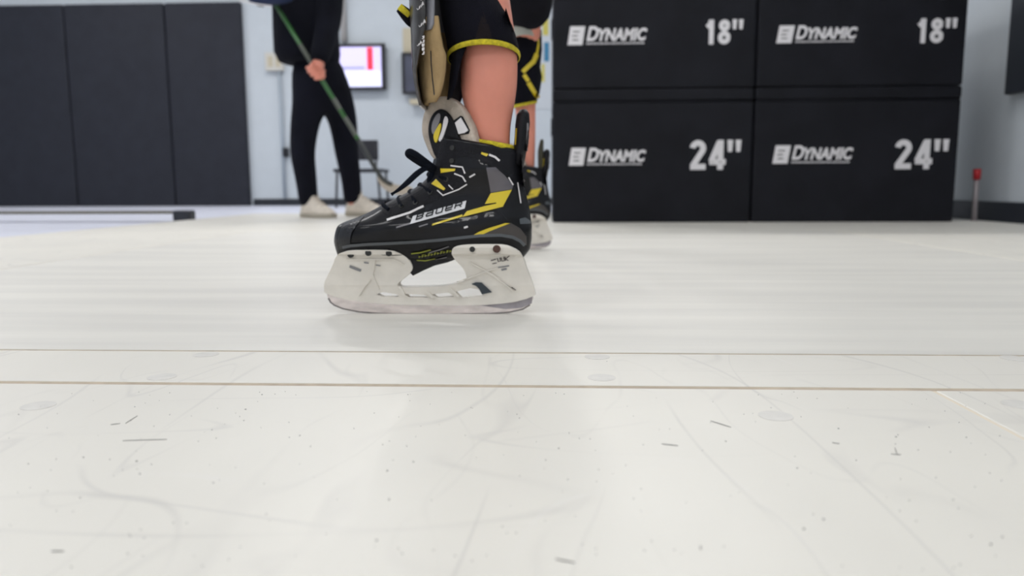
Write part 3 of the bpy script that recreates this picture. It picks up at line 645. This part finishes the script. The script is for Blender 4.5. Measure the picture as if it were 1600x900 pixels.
    slab('tongue_label', [(711, 192), (719, 184), (729, 203), (724, 207), (716, 209)], .0082, .0012, 'silver', fel, 'light grey tongue label', .0003, 0)
    # tendon guard
    tg = [((800, 252), (818, 262), .020), ((802, 235), (822, 240), .020), ((804, 215), (826, 215), .019), ((805, 195), (828, 192), .017), ((807, 180), (827, 178), .013), ((812, 172), (823, 171), .007)]
    rg = []
    for a, b, wv in [(Vector((*x[0], 0)), Vector((*x[1], 0)), x[2]) for x in tg]:
        A = onY(a.x, a.y, SY); Bq = onY(b.x, b.y, SY); c = (A+Bq)/2; rx = (Bq.x-A.x)/2
        rg.append([Vector((c.x+rx*math.cos(q), SY-wv*math.sin(q), A.z+(Bq.z-A.z)*(.5+.5*math.cos(q)))) for q in [2*math.pi*k/24 for k in range(24)]])
    g = loft('tendon_guard', rg, M['bootmatte'], r); bpy.context.view_layer.update(); BG = bvh_of([g])
    decal('yellow_stripe', [stroke2d([(805, 226), (805.5, 212), (806.5, 200)], 2.2)], BG, M['yellow'], g, SY-.015, .0012, 'yellow edge stripe')
    decal('silver_stripe', [stroke2d([(823, 236), (825.5, 212), (824.5, 192)], 2.6)], BG, M['dsilver'], g, SY-.015, .0012, 'lighter grey rear edge')  # lighter grey strip down the rear edge of the guard
    # eyelets
    for (px, py) in [(708, 231.5), (707, 251.5), (698, 280.5), (673, 301), (650, 317), (628, 322)]:
        q = onY(px, py, SY-.03); h = B.ray_cast(Vector((q.x, .5, q.z)), Vector((0, 1, 0)))
        if h[0]:
            bm = bmesh.new(); a = [h[0]+h[1]*(-.0005), h[0]+h[1]*.0026]; add_tube(bm, a, .0032, 14); bobj('eyelet', bm, M['hole'], boot, smooth=False)
    # laces
    def lace(pts, rad, flat=1.0, Y=SY-.03, m='lace', name='lace'):
        P = [onY(p[0], p[1], p[2] if len(p) > 2 else Y) for p in pts]; return tube(name, P, rad, M[m], r, None, 10, 5, flat)
    for (px, py), (qx, qy) in [((674, 300), (656, 289)), ((651, 316), (641, 299)), ((629, 322), (624, 309)), ((607, 327), (600, 318)), ((698, 280), (670, 272))]:
        q = onY(px, py, SY-.03); h = B.ray_cast(Vector((q.x, .5, q.z)), Vector((0, 1, 0))); A = h[0]+Vector((0, -.003, 0)) if h[0] else q
        e = onY(qx, qy+1.5, SY); tube('lace_row', [A, A.lerp(e, .5)+Vector((-.002, -.004, .002)), e+Vector((0, -.004, .001)), e+Vector((.002, .012, .001)), e+Vector((.01, .03, -.004))], [.0022, .0030, .0034, .0030, .0024], M['lace'], r, None, 10, 5, .7)
    lace([(676, 268, SY-.02), (660, 258, SY-.035), (645, 248, SY-.045), (637, 241, SY-.05), (640, 236.5, SY-.055), (650, 241, SY-.055), (664, 251, SY-.045), (682, 264, SY-.02)], [.0028, .0032, .0034, .0036, .0036, .0036, .0034, .003], .8, name='lace_loop')
    lace([(638, 241, SY-.052), (648, 246, SY-.05), (660, 254.5, SY-.045), (672, 262, SY-.04)], [.0036, .0042, .0038, .003], .6, name='lace_loop')
    lace([(680, 266, SY-.02), (666, 263, SY-.04), (652, 271, SY-.05), (638, 284, SY-.055), (625, 295, SY-.055), (616, 301, SY-.055), (611.5, 304, SY-.055)], [.0028, .0032, .0038, .0036, .0026, .0016, .0024], .7, name='lace_end')
    lace([(683, 262, SY-.015), (676, 272, SY-.02), (672, 282, SY-.02), (672, 290, SY-.016)], [.004, .0048, .0048, .003], .9, name='lace_knot')
    # blade holder
    outer = [(530, 403), (535, 396), (545, 391), (562, 388), (612, 387.5), (628, 391.5), (640, 400), (647, 412), (647, 420), (640, 428), (630, 436), (624, 442), (627, 447), (645, 447.5), (692, 446), (715, 441.5), (729, 436.5), (730, 428), (725, 416), (716, 406), (711, 398), (710.5, 390), (714, 383.5), (724, 380), (745, 378.5), (785, 379), (800, 383), (812, 390.5), (817, 400), (823, 418), (831, 438), (836, 455), (834.5, 461), (806, 470.5), (756, 475.5), (680, 476), (606, 474.5), (545, 467.5), (513, 458), (509.5, 451), (512, 437), (520, 423), (528, 408)]
    holes = [[(590, 459), (600, 455), (621, 458.5), (626, 462.5), (600, 463)], [(633, 458), (664, 459.5), (671, 464), (640, 463.5)], [(676, 459), (702, 456), (711, 462.5), (684, 464.5)], [(711, 455), (736, 448.5), (749, 451), (756, 461.5), (722, 465)]]
    conv = lambda L: [(onY(*p, SY).x, onY(*p, SY).z) for p in L]
    me = curve_mesh([conv(smooth_poly(outer, 2))]+[conv(h) for h in holes], .5, 0.0)
    zt = onY(700, 384, SY).z; zb = onY(700, 476, SY).z
    bm = bmesh.new(); bm.from_mesh(me); bmesh.ops.triangulate(bm, faces=bm.faces[:])
    for _ in range(3):
        es = [e for e in bm.edges if e.calc_length() > .007 and abs(e.verts[0].co.z-e.verts[1].co.z) < .5]
        bmesh.ops.subdivide_edges(bm, edges=es, cuts=1); bmesh.ops.triangulate(bm, faces=bm.faces[:])
    bmesh.ops.remove_doubles(bm, verts=bm.verts[:], dist=1e-5)
    def hth(z):
        k = max(0, min(1, (z-zb)/(zt-zb)))
        return .0050+.006*min(1, k/.35)**1.3+.019*max(0, (k-.30)/.70)**1.5+(.005 if k > .88 else 0)
    for v in bm.verts:
        s_ = 1 if v.co.z > 0 else -1; X, Z = v.co.x, v.co.y; v.co = Vector((X, SY-s_*hth(Z), Z))
    hol = bobj('blade_holder', bm, M['holder'], r); bpy.context.view_layer.update(); BH = bvh_of([hol])
    def H(name, polys, m, label=None, eps=.0008, L=.004): return decal(name, polys, BH, M[m], hol, SY-.01, eps, label, L)
    H('rib', [stroke2d([(714, 440), (738, 432), (758, 424), (778, 417)], 2.2), stroke2d([(735, 408), (760, 422), (790, 444), (802, 455)], 2.0), stroke2d([(765, 424), (800, 448)], 1.2)], 'holder', None, .0030)
    H('rib', [stroke2d([(624, 447), (628, 455), (633, 464)], 4), stroke2d([(666, 455), (671, 460), (677, 466)], 4), stroke2d([(703, 450), (710, 457), (718, 466)], 4)], 'holder', None, .0030)
    H('rib', [stroke2d([(560, 462), (571, 446), (580, 436)], 2), stroke2d([(545, 404), (620, 404), (634, 412)], 1.6), stroke2d([(722, 395), (800, 396)], 1.6), stroke2d([(590, 402), (584, 430), (592, 452)], 1.4)], 'holder', None, .0026)
    H('blade_release', [[(737, 443.5), (744, 440.5), (753, 441), (761, 449), (768.5, 456.5), (753, 460), (749, 451.5), (744, 446)]], 'trigger', 'dark slate blade release', .0022)
    H('holder_print', [stroke2d([(768, 406), (776, 403.5)], 1.4), stroke2d([(770, 411), (777, 409.5)], 1.2), stroke2d([(778, 402), (779.5, 407.5), (783, 406.5), (782, 401)], 1.3), stroke2d([(784, 401), (785.5, 407), (789, 406), (788, 400)], 1.3), stroke2d([(790, 400), (791, 406)], 1.3), stroke2d([(797, 398), (791, 403), (795, 406)], 1.2), stroke2d([(799, 448.5), (806, 453.5)], 1.4)], 'inkprint', 'worn dark lettering', .0010, .003)
    H('holder_print', [stroke2d([(779, 417), (788, 415.5), (796, 414)], 1.8), stroke2d([(784, 421), (792, 419)], 3), stroke2d([(549, 415), (556, 418), (566, 422)], 4.2), stroke2d([(572, 409), (579, 410)], 2), stroke2d([(590, 413), (597, 414)], 1.6)], 'greyprint', 'faded grey lettering', .0010, .003)
    for (px, py, rr, mm) in [(547, 398.5, .0040, 'hole'), (576, 395, .0040, 'hole'), (608, 395.5, .0040, 'hole'), (738.5, 389, .0036, 'hole'), (776.5, 388.5, .0050, 'rust')]:
        q = onY(px, py, SY-.03); h = BH.ray_cast(Vector((q.x, .5, q.z)), Vector((0, 1, 0))); y_ = h[0].y if h[0] else SY-.03
        bm = bmesh.new(); add_tube(bm, [(q.x, y_-.0012, q.z), (q.x, y_+.002, q.z)], rr, 18, up=Vector((0, 0, 1))); o = bobj('bolt', bm, M[mm], hol, 'rusty brown bolt' if mm == 'rust' else None)
    # runner
    zbot = onY(680, 491.5, SY).z
    bl = [(512, 452), (512, 462), (514.5, 470), (521, 477.5), (536, 483.5), (560, 488), (595, 491), (640, 491.6), (700, 491.8), (760, 491), (795, 489), (818, 484), (829, 477), (833, 468), (833, 455), (800, 464), (700, 470), (600, 469), (545, 461)]
    P2 = conv(bl); zmin = min(p[1] for p in P2); P2 = [(a, b-zmin) for a, b in P2]
    me = curve_mesh([P2], .0019, .0003)
    for v in me.vertices: v.co = Vector((v.co.x, SY-v.co.z, v.co.y))
    run = link('runner', me, M['steel'], r, 'scuffed steel runner'); bpy.context.view_layer.update(); BR = bvh_of([run])
    decal('runner_edge', [stroke2d([(513, 466), (516, 472), (522, 477), (536, 482.6), (560, 487.3), (595, 490.2), (640, 490.9), (700, 491.1), (760, 490.3), (795, 488.2), (817, 483.3), (828, 476.5)], 2.2)], BR, M['edge'], run, SY-.003, .0006, 'dark worn edge')
    decal('runner_patch', [[(752, 477.5), (800, 473), (832, 463), (831, 474), (815, 481), (790, 483), (770, 480)]], BR, M['dullsteel'], run, SY-.003, .0005, 'dull grey patch')  # duller grey patch over the rear of the runner
    return r, boot
sk1, boot1 = skate()
def copy_tree(o, parent=None, off=None):
    c = o.copy(); C.objects.link(c)
    if parent: c.parent = parent; c.matrix_parent_inverse = o.matrix_parent_inverse.copy()
    for ch in list(o.children): copy_tree(ch, c)
    return c
sk2 = copy_tree(sk1)
q2 = onZ(861, 389); heel1 = onY(831, 480, SY).x
sk2.location = sk1.location+Vector((onY(863, 378, 2.06).x-onY(836, 455, SY).x, 2.06-SY, 0))
sk2['label'] = 'black hockey skate with white holder, farther back, mostly hidden behind the front skate'
for o in (sk1, sk2): o['group'] = 'pair of ice skates worn by the skater'

# ------------------------------------------------------------------ SKATER
sk = thing('person', 'skater with bare calves in black and yellow knee sleeves, stepping on the belt', 'person', (0.02, 1.5, 0))
def c_(l, rgt, y, Y): 
    a, b = onY(l, y, Y), onY(rgt, y, Y); return (Vector(((a.x+b.x)/2, Y, a.z)), (b.x-a.x)/2)
A1 = [c_(742, 800, 262, SY), c_(741, 799, 236, SY), c_(740, 799, 220, SY), c_(731, 801, 195, SY), c_(722, 807, 168, SY), c_(716, 811.5, 140, SY), (c_(715, 813, 108, SY)), c_(716, 812, 75, SY), c_(712, 806, 45, SY+.005)]
kn1 = (Vector((onY(735, -60, SY+.05).x, SY+.05, .47)), .048)
hipL, hipR = Vector((-.09, 1.42, .82)), Vector((-.06, 1.64, .82)); pel = Vector((-.075, 1.53, .89))
A2 = [c_(812, 836, 292, 2.06), c_(812, 836, 270, 2.06), c_(811, 837, 240, 2.06), c_(808, 838, 205, 2.06), c_(803, 838, 165, 2.06), c_(798, 842, 125, 2.06), c_(798, 844, 85, 2.05)]
kn2 = (onY(819, 30, 2.03), .048)
foot1 = [(A1[0][0]+Vector((0, 0, -.035)), .030), (A1[0][0]+Vector((-.06, 0, -.07)), .024), (A1[0][0]+Vector((-.13, 0, -.085)), .020)]
foot2 = [(A2[0][0]+Vector((0, 0, -.035)), .030), (A2[0][0]+Vector((-.06, 0, -.06)), .024), (A2[0][0]+Vector((-.12, 0, -.075)), .020)]
ch = [[(pel, .115), (hipL, .075), ((hipL+kn1[0])/2, .066), kn1]+A1[::-1]+foot1, [(pel, .115), (hipR, .075), ((hipR+kn2[0])/2, .066), kn2]+A2[::-1]+foot2,
      [(pel, .115), (Vector((-.08, 1.53, 1.0)), .10), (Vector((-.09, 1.53, 1.13)), .11), (Vector((-.10, 1.52, 1.23)), .10)]]
V, E, R = chains(ch); skin('body', V, E, R, M['skin'], sk, 2)
# shorts and shirt (above the frame)
V, E, R = chains([[(pel, .135), (hipL, .098), ((hipL*.55+kn1[0]*.45), .088)], [(pel, .135), (hipR, .098), ((hipR*.55+kn2[0]*.45), .088)]]); skin('shorts', V, E, R, M['sleeve'], sk, 2)
V, E, R = chains([[(Vector((-.08, 1.53, .95)), .125), (Vector((-.09, 1.53, 1.10)), .128), (Vector((-.10, 1.52, 1.25)), .11)]]); skin('shirt', V, E, R, M['sleeve'], sk, 2)
def ringpx(l, rgt, Y, ry, n=40, cam_up=0.0, grow=0.0):
    """l, rgt: px points of the left and right silhouette; cam_up metres the near side is lifted"""
    A, B_ = onY(l[0], l[1], Y), onY(rgt[0], rgt[1], Y); c = (A+B_)/2; h = (B_-A)/2; hl = h.length+grow; hd = h.normalized()
    out = []
    for k in range(n):
        a = 2*math.pi*k/n; out.append(c+hd*(hl*math.cos(a))+Vector((0, -(ry+grow)*math.sin(a), cam_up*math.sin(a))))
    return out
# knee sleeve on near leg
hem = ringpx((702, 95), (810, 90), SY, .049, cam_up=.009)
sl = [hem, ringpx((703, 82), (808, 74), SY, .050, cam_up=.009), ringpx((699, 60), (803, 54), SY, .051, cam_up=.005), ringpx((694, 35), (795, 32), SY+.005, .052, cam_up=.004), ringpx((690, 5), (781, 2), SY+.015, .053), ringpx((688, -30), (770, -34), SY+.03, .055), ringpx((686, -75), (768, -80), SY+.05, .058)]
slv = loft('knee_sleeve', sl, M['sleeve'], sk, 'black knee sleeve', False, False)
sd = slv.modifiers.new('s', 'SOLIDIFY'); sd.thickness = .002; sd.offset = 1
def hemtrim(name, ring, r_, m, parent, label=None):
    bm = bmesh.new(); n = len(ring); rings = []
    for i in range(n):
        p = ring[i]; d = (ring[(i+1) % n]-ring[i-1]).normalized(); up = Vector((0, 0, 1)); a = d.cross(up).normalized(); b = a.cross(d).normalized()
        rings.append([bm.verts.new(p+a*(r_*.45*math.cos(2*math.pi*k/8))+b*(r_*math.sin(2*math.pi*k/8))) for k in range(8)])
    for i in range(n):
        for k in range(8): bm.faces.new((rings[i][k], rings[i][(k+1) % 8], rings[(i+1) % n][(k+1) % 8], rings[(i+1) % n][k]))
    return bobj(name, bm, m, parent, label, True)
hemtrim('sleeve_hem', [p+Vector((0, 0, .003)) for p in ringpx((702, 95), (810, 90), SY, .0505, 64, .009, .0012)], .0034, M['knit'], slv, 'yellow knitted hem')
bpy.context.view_layer.update(); BS = bvh_of([slv])
decal('side_panel', [[(742, 64), (750, 40), (757, 10), (790, 10), (800, 40), (806, 66), (790, 62), (768, 59)]], BS, M['mesh'], slv, SY-.05, .0022, 'brownish black mesh panel')
decal('yellow_seam', [stroke2d([(777, -4), (785, 12), (793, 32)], 3.0)], BS, M['knit'], slv, SY-.03, .0028, 'yellow seam')
# liner strip in front of the calf
lin = []
for (l, rg, y) in [(700, 711, 158), (702, 718, 140), (704, 722, 118), (706, 727, 98), (706, 735, 78)]:
    A, B_ = onY(l, y, SY), onY(rg, y, SY); cx = A.x; a = B_.x-A.x
    lin.append((A, B_))
bm = bmesh.new(); rows = []
for A, B_ in lin:
    row = []
    for k in range(13):
        q = math.pi*k/12; row.append(bm.verts.new((B_.x-(B_.x-A.x)*math.sin(q), SY-.043*math.cos(q), A.z)))
    rows.append(row)
for i in range(len(rows)-1):
    for k in range(12): bm.faces.new((rows[i][k], rows[i][k+1], rows[i+1][k+1], rows[i+1][k]))
o = bobj('sleeve_liner', bm, M['sleeve'], sk, None, True); sd = o.modifiers.new('s', 'SOLIDIFY'); sd.thickness = .003
# skate sock edge at the cuff
hemtrim('sock_edge', ringpx((736, 222), (803, 233), SY, .030, 40), .0045, M['knit'], sk, 'yellow knitted sock edge')
# shin guard near leg
def cgut(name, rows, b, m, parent, th, label=None, Y=SY, full=1.0, n=18):
    bm = bmesh.new(); R = []
    for (l, rg, y) in rows:
        A, B_ = onY(l, y, Y), onY(rg, y, Y); row = []
        for k in range(n+1):
            q = math.pi*k/n; row.append(bm.verts.new((B_.x-(B_.x-A.x)*math.sin(q), Y-b*math.cos(q), A.z)))
        R.append(row)
    for i in range(len(R)-1):
        for k in range(n): bm.faces.new((R[i][k], R[i][k+1], R[i+1][k+1], R[i+1][k]))
    o = bobj(name, bm, m, parent, label, True); sd = o.modifiers.new('s', 'SOLIDIFY'); sd.thickness = th; sd.offset = 0; return o
shl = cgut('shin_guard', [(643, 676, -70), (644, 676, -30), (644, 675, 0), (645, 676, 30), (647, 675, 60), (648, 670, 82), (650, 666, 100), (653, 662, 120), (657, 663, 140), (661, 666, 158), (666, 669, 172)], .058, M['shell'], sk, .004, 'scuffed gunmetal shin guard shell')
cgut('shell_rim', [(662, 689, -70), (662, 689, -30), (663, 689, 0), (663, 689, 30), (664, 688, 52), (664, 684, 60)], .0555, M['rim'], shl, .003, 'grey inner rim')
cgut('padding', [(652, 694, 40), (654, 697, 64), (656, 701, 86), (657, 705.5, 98), (659, 704.5, 120), (661, 701, 140), (664, 696, 156), (668, 690, 166)], .0525, M['tan'], shl, .006, 'tan suede padding')
bm = bmesh.new(); P = [onY(px, py, SY-.0535+dy) for px, py, dy in [(677, 92, .0), (678, 110, .0), (679, 128, .0), (681, 142, .0), (683, 154, .002)]]; 
bpy.context.view_layer.update(); BSh = bvh_of([shl]); Bpad = bvh_of([c for c in shl.children if c.name.startswith('padding')])
bm.free()
decal('padding_seam', [stroke2d([(677, 84), (677.5, 105), (680, 130), (683, 152)], 1.6)], Bpad, M['basebd'], shl, SY-.03, .0042, 'dark seam')
def scr(cx, cy, s):
    return [stroke2d([(cx-4*s, cy+2*s), (cx-3*s, cy+4*s), (cx-1*s, cy+3*s), (cx-.5*s, cy)], .9), stroke2d([(cx-.5*s, cy+3*s), (cx+.8*s, cy-1*s), (cx+1.6*s, cy+2*s), (cx+2.6*s, cy-2*s)], .9), stroke2d([(cx+2.6*s, cy+0*s), (cx+4.5*s, cy-3*s), (cx+3.6*s, cy-5*s), (cx+2.8*s, cy-2.5*s), (cx+5*s, cy-1*s)], .9)]
ws = []
for cx, cy, s in [(660, 15, 1.3), (663, 42, 1.2), (659, 73, .8), (664, 3, .8)]: ws += scr(cx, cy, s)
for k in range(5): ws += [stroke2d([(664+1.2*math.sin(k*2), 62+k*6), (667, 61+k*6), (666.5, 65+k*6), (663.6, 65.5+k*6)], .9)]
decal('white_scribble', ws, BSh, M['silver'], shl, SY-.04, .0032, 'white handwriting', .003)
# strap tab sticking out
a0, a1 = onY(645, 33, SY-.02), onY(624, 12, SY-.025)
tube('strap_tab', [a0+Vector((.008, 0, 0)), a0, (a0+a1)/2, a1], [.0085, .0085, .0078, .0055], M['sleeve'], shl, None, 8, 3, .3)
b0, b1 = onY(640, 24, SY-.0285), onY(624, 10, SY-.0315)
tube('strap_tab', [b0, b1], [.0035, .0042], M['knit'], shl, 'yellow strap edge', 8, 0, .35)
# far leg garments
Y2 = 2.06
s2 = [ringpx((802, 168), (837, 160), Y2, .040, cam_up=-.004), ringpx((800, 150), (842, 146), Y2, .046), ringpx((797, 125), (846, 120), Y2, .052), ringpx((794, 105), (843, 105), Y2, .054), ringpx((792, 80), (846, 78), Y2, .058), ringpx((792, 58), (845, 48), Y2, .060)]
s2o = loft('knee_sleeve', s2, M['sleeve'], sk, 'black lower sleeve', False, False); sd = s2o.modifiers.new('s', 'SOLIDIFY'); sd.thickness = .002; sd.offset = 1
hemtrim('sleeve_hem', ringpx((801, 167), (838, 159), Y2, .041, 40, -.004, .001), .0040, M['knit'], s2o, 'yellow knitted hem')
bpy.context.view_layer.update(); B2 = bvh_of([s2o])
decal('yellow_strap', [stroke2d([(817, 114), (826, 105), (834, 97), (839, 84)], 6.5), stroke2d([(826, 130), (833, 141), (841, 153)], 7), stroke2d([(819, 118), (826, 128)], 6), stroke2d([(839, 84), (842, 66), (839, 54)], 3)], B2, M['yellow'], s2o, Y2-.04, .005, 'yellow strap')
p1 = [ringpx((794, 68), (838, 62), Y2-.02, .064, cam_up=.004), ringpx((792, 60), (838, 56), Y2-.02, .067, cam_up=.004), ringpx((790, 50), (838, 49), Y2-.02, .064, cam_up=.002)]
loft('knee_pad', p1, M['paleshirt'], sk, 'pale grey knee pad edge', False, False)
V, E, R = chains([[(kn2[0].lerp(hipR, .0)+Vector((.014, .01, 0)), .062), (kn2[0].lerp(hipR, .30)+Vector((.004, 0, 0)), .078), (kn2[0].lerp(hipR, .6), .088), (kn2[0].lerp(hipR, .9), .09)]])
u2 = skin('knee_sleeve', V, E, R, M['sleeve'], sk, 2); u2['label'] = 'black upper sleeve'
hemtrim('sock_edge', ringpx((812, 272), (838, 269), Y2, .030, 40), .006, M['knit'], sk, 'yellow knitted sock edge')
# olive guard at the back of far ankle
o = tube('sock_tab', [onY(846, 288, Y2), onY(846, 262, Y2), onY(845, 236, Y2), onY(847, 218, Y2)], [.010, .0095, .008, .004], M['olive'], sk, 'olive black heel tab', 10, 4, 1.6)

# ------------------------------------------------------------------ COACH
co = thing('person', 'standing person in black jacket, dark trousers and cream shoes holding a green hockey stick', 'person', (-1.25, 4.32, 0))
Yc = 4.30
def J(px, py, Y=Yc): return onY(px, py, Y)
handp = J(496, 112, 4.06)
pelC = J(499, 118, 4.34); 
hL, hR = J(472, 120, 4.30), J(524, 118, 4.42)
legL = [(J(486, 158, 4.30), .075), (J(475, 200, 4.27), .058), (J(472, 240, 4.24), .050), (J(481, 300, 4.27), .042), (J(482, 322, 4.27), .034)]
legR = [(J(526, 158, 4.40), .075), (J(538, 198, 4.43), .058), (J(541, 235, 4.43), .050), (J(550, 295, 4.42), .042), (J(552, 322, 4.42), .034)]
chest = J(482, 5, 4.38); neck = J(480, -85, 4.40); shR = J(515, -55, 4.30); shL = J(440, -50, 4.34)
elR = J(514, 30, 4.24); wrR = J(500, 93, 4.08)
elL = J(425, 15, 4.20); wrL = J(432, 4, 4.02)
# trousers
V, E, R = chains([[(pelC, .15)]+[(p, r_+.012) for p, r_ in legL[:4]], [(pelC, .15)]+[(p, r_+.012) for p, r_ in legR[:4]]])
body_ch = [[(pelC, .11)]+legL, [(pelC, .11)]+legR, [(pelC, .11), (chest, .12), (neck+Vector((0, 0, -.08)), .10), (neck, .06), (neck+Vector((0, 0, .10)), .055)], [(neck+Vector((0, 0, -.08)), .10), (shR, .055), (elR, .042), (wrR, .026), (handp+Vector((0, .0, .03)), .034)], [(neck+Vector((0, 0, -.08)), .10), (shL, .055), (J(415, -10, 4.25), .042), (J(400, -2, 4.12), .03)]]
# fingers curl around the shaft
sd0 = J(430, 6, 4.10); sd1 = J(592, 270, 4.02); sdir = (sd1-sd0).normalized()
side = Vector((0, 1, 0)).cross(sdir).normalized()
palm = handp+Vector((0, 0, .03))
knk = []
for i in range(4):
    base = handp+sdir*(-.028+.021*i)+Vector((.018, -.008, .0))
    ln = [1, 1.08, 1.0, .82][i]
    knk.append([(palm, .034), (base, .0135), (base+Vector((-.022*ln, -.024, -.006)), .0125), (base+Vector((-.048*ln, -.018, -.008)), .0115), (base+Vector((-.055*ln, .006, -.006)), .0100)])
thumb = [(palm, .034), (palm+Vector((-.022, -.012, .004)), .0145), (palm+Vector((-.034, -.026, -.016)), .0130), (palm+Vector((-.030, -.032, -.036)), .011)]
V, E, R = chains(body_ch+knk+[thumb]); skin('body', V, E, R, M['skin'], co, 2)
def lofted(name, secs, m, parent, n=32):
    """secs: (left px, right px, y px, Y, depth half)"""
    rr = []
    for (l, rg, y, Y, dp) in secs:
        A, B_ = onY(l, y, Y), onY(rg, y, Y); c = (A+B_)/2; h = (B_-A)/2
        rr.append([c+h*math.cos(2*math.pi*k/n)+Vector((0, -dp*math.sin(2*math.pi*k/n), 0)) for k in range(n)])
    return rr
wst, plv = J(488, 72, 4.34), J(499, 118, 4.34)
tk = [(J(486, 158, 4.30), .108), (J(475, 200, 4.27), .082), (J(472, 238, 4.24), .073), (J(479, 285, 4.27), .062), (J(483, 325, 4.27), .055)]
tk2 = [(J(526, 158, 4.40), .110), (J(538, 198, 4.43), .084), (J(541, 235, 4.43), .073), (J(549, 282, 4.42), .060), (J(552, 320, 4.42), .055)]
V, E, R = chains([[(plv, .165), (wst, .155)], [(plv, .165)]+tk, [(plv, .165)]+tk2]); skin('trousers', V, E, R, M['pants'], co, 2)
n0 = neck+Vector((0, 0, -.08))
jk = loft('jacket', lofted('j', [(447, 520, 101, 4.34, .13), (438, 528, 98, 4.34, .18), (431, 530, 84, 4.34, .19), (429, 528, 50, 4.35, .185), (428, 524, 0, 4.37, .18), (424, 522, -45, 4.39, .16), (440, 512, -75, 4.40, .12), (462, 500, -90, 4.40, .08)], M['jacket'], co), M['jacket'], co)
V, E, R = chains([[(J(500, -58, 4.34), .10), (shR, .092), (elR, .078), (wrR+Vector((0, 0, .012)), .055), (wrR+Vector((-.005, -.01, -.02)), .050)]]); skin('sleeve', V, E, R, M['jacket'], co, 2)
V, E, R = chains([[(J(455, -58, 4.36), .10), (shL, .085), (J(415, -10, 4.25), .068), (J(402, -2, 4.13), .05)]]); skin('sleeve', V, E, R, M['jacket'], co, 2)
# navy glove at the top of the stick
g0 = J(432, 0, 4.08)
V, E, R = chains([[(J(385, -6, 4.06), .045), (J(412, -6, 4.05), .052), (J(440, -7, 4.05), .052), (J(466, -6, 4.05), .040)], [(J(440, -7, 4.05), .052), (J(448, -12, 4.0), .035)]])
gl = skin('glove', V, E, R, M['navy'], co, 2); gl['label'] = 'navy glove with pale edge'
tube('glove_cuff', [J(374, 0, 4.0), J(400, 6.5, 4.0), J(424, 9.5, 4.0)], .004, M['silver'], gl, None, 8, 4)
# shoes
def shoe(heel, toe, h, ank):
    d = (toe-heel); d.z = 0; Ln = d.length; d.normalize(); s = Vector((-d.y, d.x, 0)); rings = []; rs = []
    prof = [(0, .024, .075, .0), (.06, .036, .115, 0), (.18, .044, .135, 0), (.30, .046, .138, 0), (.42, .047, .115, 0), (.58, .050, .088, 0), (.74, .053, .068, 0), (.88, .046, .054, 0), (.97, .030, .038, 0), (1, .014, .028, 0)]
    for (t_, wv, hv, _) in prof:
        c = heel+d*(Ln*t_); ring = []
        for k in range(20):
            a = 2*math.pi*k/20; z = .022+(hv-.022)*max(0, math.sin(a)) if math.sin(a) > 0 else .022
            ring.append(Vector((c.x, c.y, 0))+s*(wv*math.cos(a)*(1 if math.sin(a) <= 0 else (1-.25*math.sin(a))))+Vector((0, 0, z-.004*(math.sin(a) < 0))))
        rings.append(ring)
        rs.append([Vector((c.x, c.y, 0))+s*((wv+.004)*math.cos(2*math.pi*k/20))+Vector((0, 0, .001 if math.sin(2*math.pi*k/20) < 0 else .026)) for k in range(20)])
    o = loft('shoe', rings, M['shoe'], co, 'cream knit shoe'); loft('sole', rs, M['sole'], o)
    tube('collar', [ank+Vector((0, 0, .0)), ank+Vector((0, 0, .035))], [.056, .048], M['shoe'], o, None, 20)
    for i in range(4):
        t_ = .44+.09*i; hv = [.112, .098, .084, .072][i]; c = heel+d*(Ln*t_)
        tube('lace', [Vector((c.x, c.y, hv-.006))-s*.022, Vector((c.x, c.y, hv+.002)), Vector((c.x, c.y, hv-.006))+s*.022], .0028, M['felt'], o, None, 8, 3)
hl = onZ(477, 340); shoe(Vector((hl.x-.03, 4.30, 0)), Vector((onY(527, 340, 4.22).x, 4.14, 0)), .1, Vector((J(483, 300, 4.28).x, 4.28, .10)))
shoe(Vector((onY(541, 338, 4.42).x, 4.46, 0)), Vector((onY(606, 338, 4.34).x, 4.33, 0)), .1, Vector((J(553, 300, 4.44).x, 4.43, .115)))
# hockey stick
st = thing('hockey_stick', 'green and black hockey stick with beige taped blade held by the standing person', 'hockey stick', J(600, 290, 4.0))
sd2 = J(560, 218, 4.03)
up_ = Vector((0, 1, 0))
tube('shaft', [sd0-sdir*.10, sd0+(sd2-sd0)*.5, sd2], [.0118]*3, M['green'], st, 'green shaft', 8, 0, .8)
bm = bmesh.new()
for f0, f1 in ((.30, .44), (.70, .78), (.84, .97)):
    a, b = sd0+(sd2-sd0)*f0, sd0+(sd2-sd0)*f1; add_tube(bm, [a, b], .0123, 8, 0, .85)
bobj('shaft_print', bm, M['stickprint'], st, 'grey printed bands')
heelp = J(592, 272, 4.0)
tube('hosel', [sd2, heelp, J(604, 284, 4.0), J(613, 288, 4.0)], [.0122, .012, .012, .010], M['stickblk'], st, 'black lower shaft', 8, 3, .6)
pb_ = [(590, 276), (600, 280), (618, 289), (634, 290), (643, 294), (645, 300), (640, 304), (622, 304), (605, 298), (594, 288)]
P2 = [(J(*p, 4.0).x, J(*p, 4.0).z) for p in pb_]; me = curve_mesh([smooth_poly(P2, 3)], .004, .002)
x0_ = P2[0][0]
for v in me.vertices: v.co = Vector((v.co.x, 4.0-v.co.z+.15*(v.co.x-x0_)**2/.2*.2+.008, v.co.y))
bl_ = link('blade', me, M['tape'], st, 'beige taped blade')
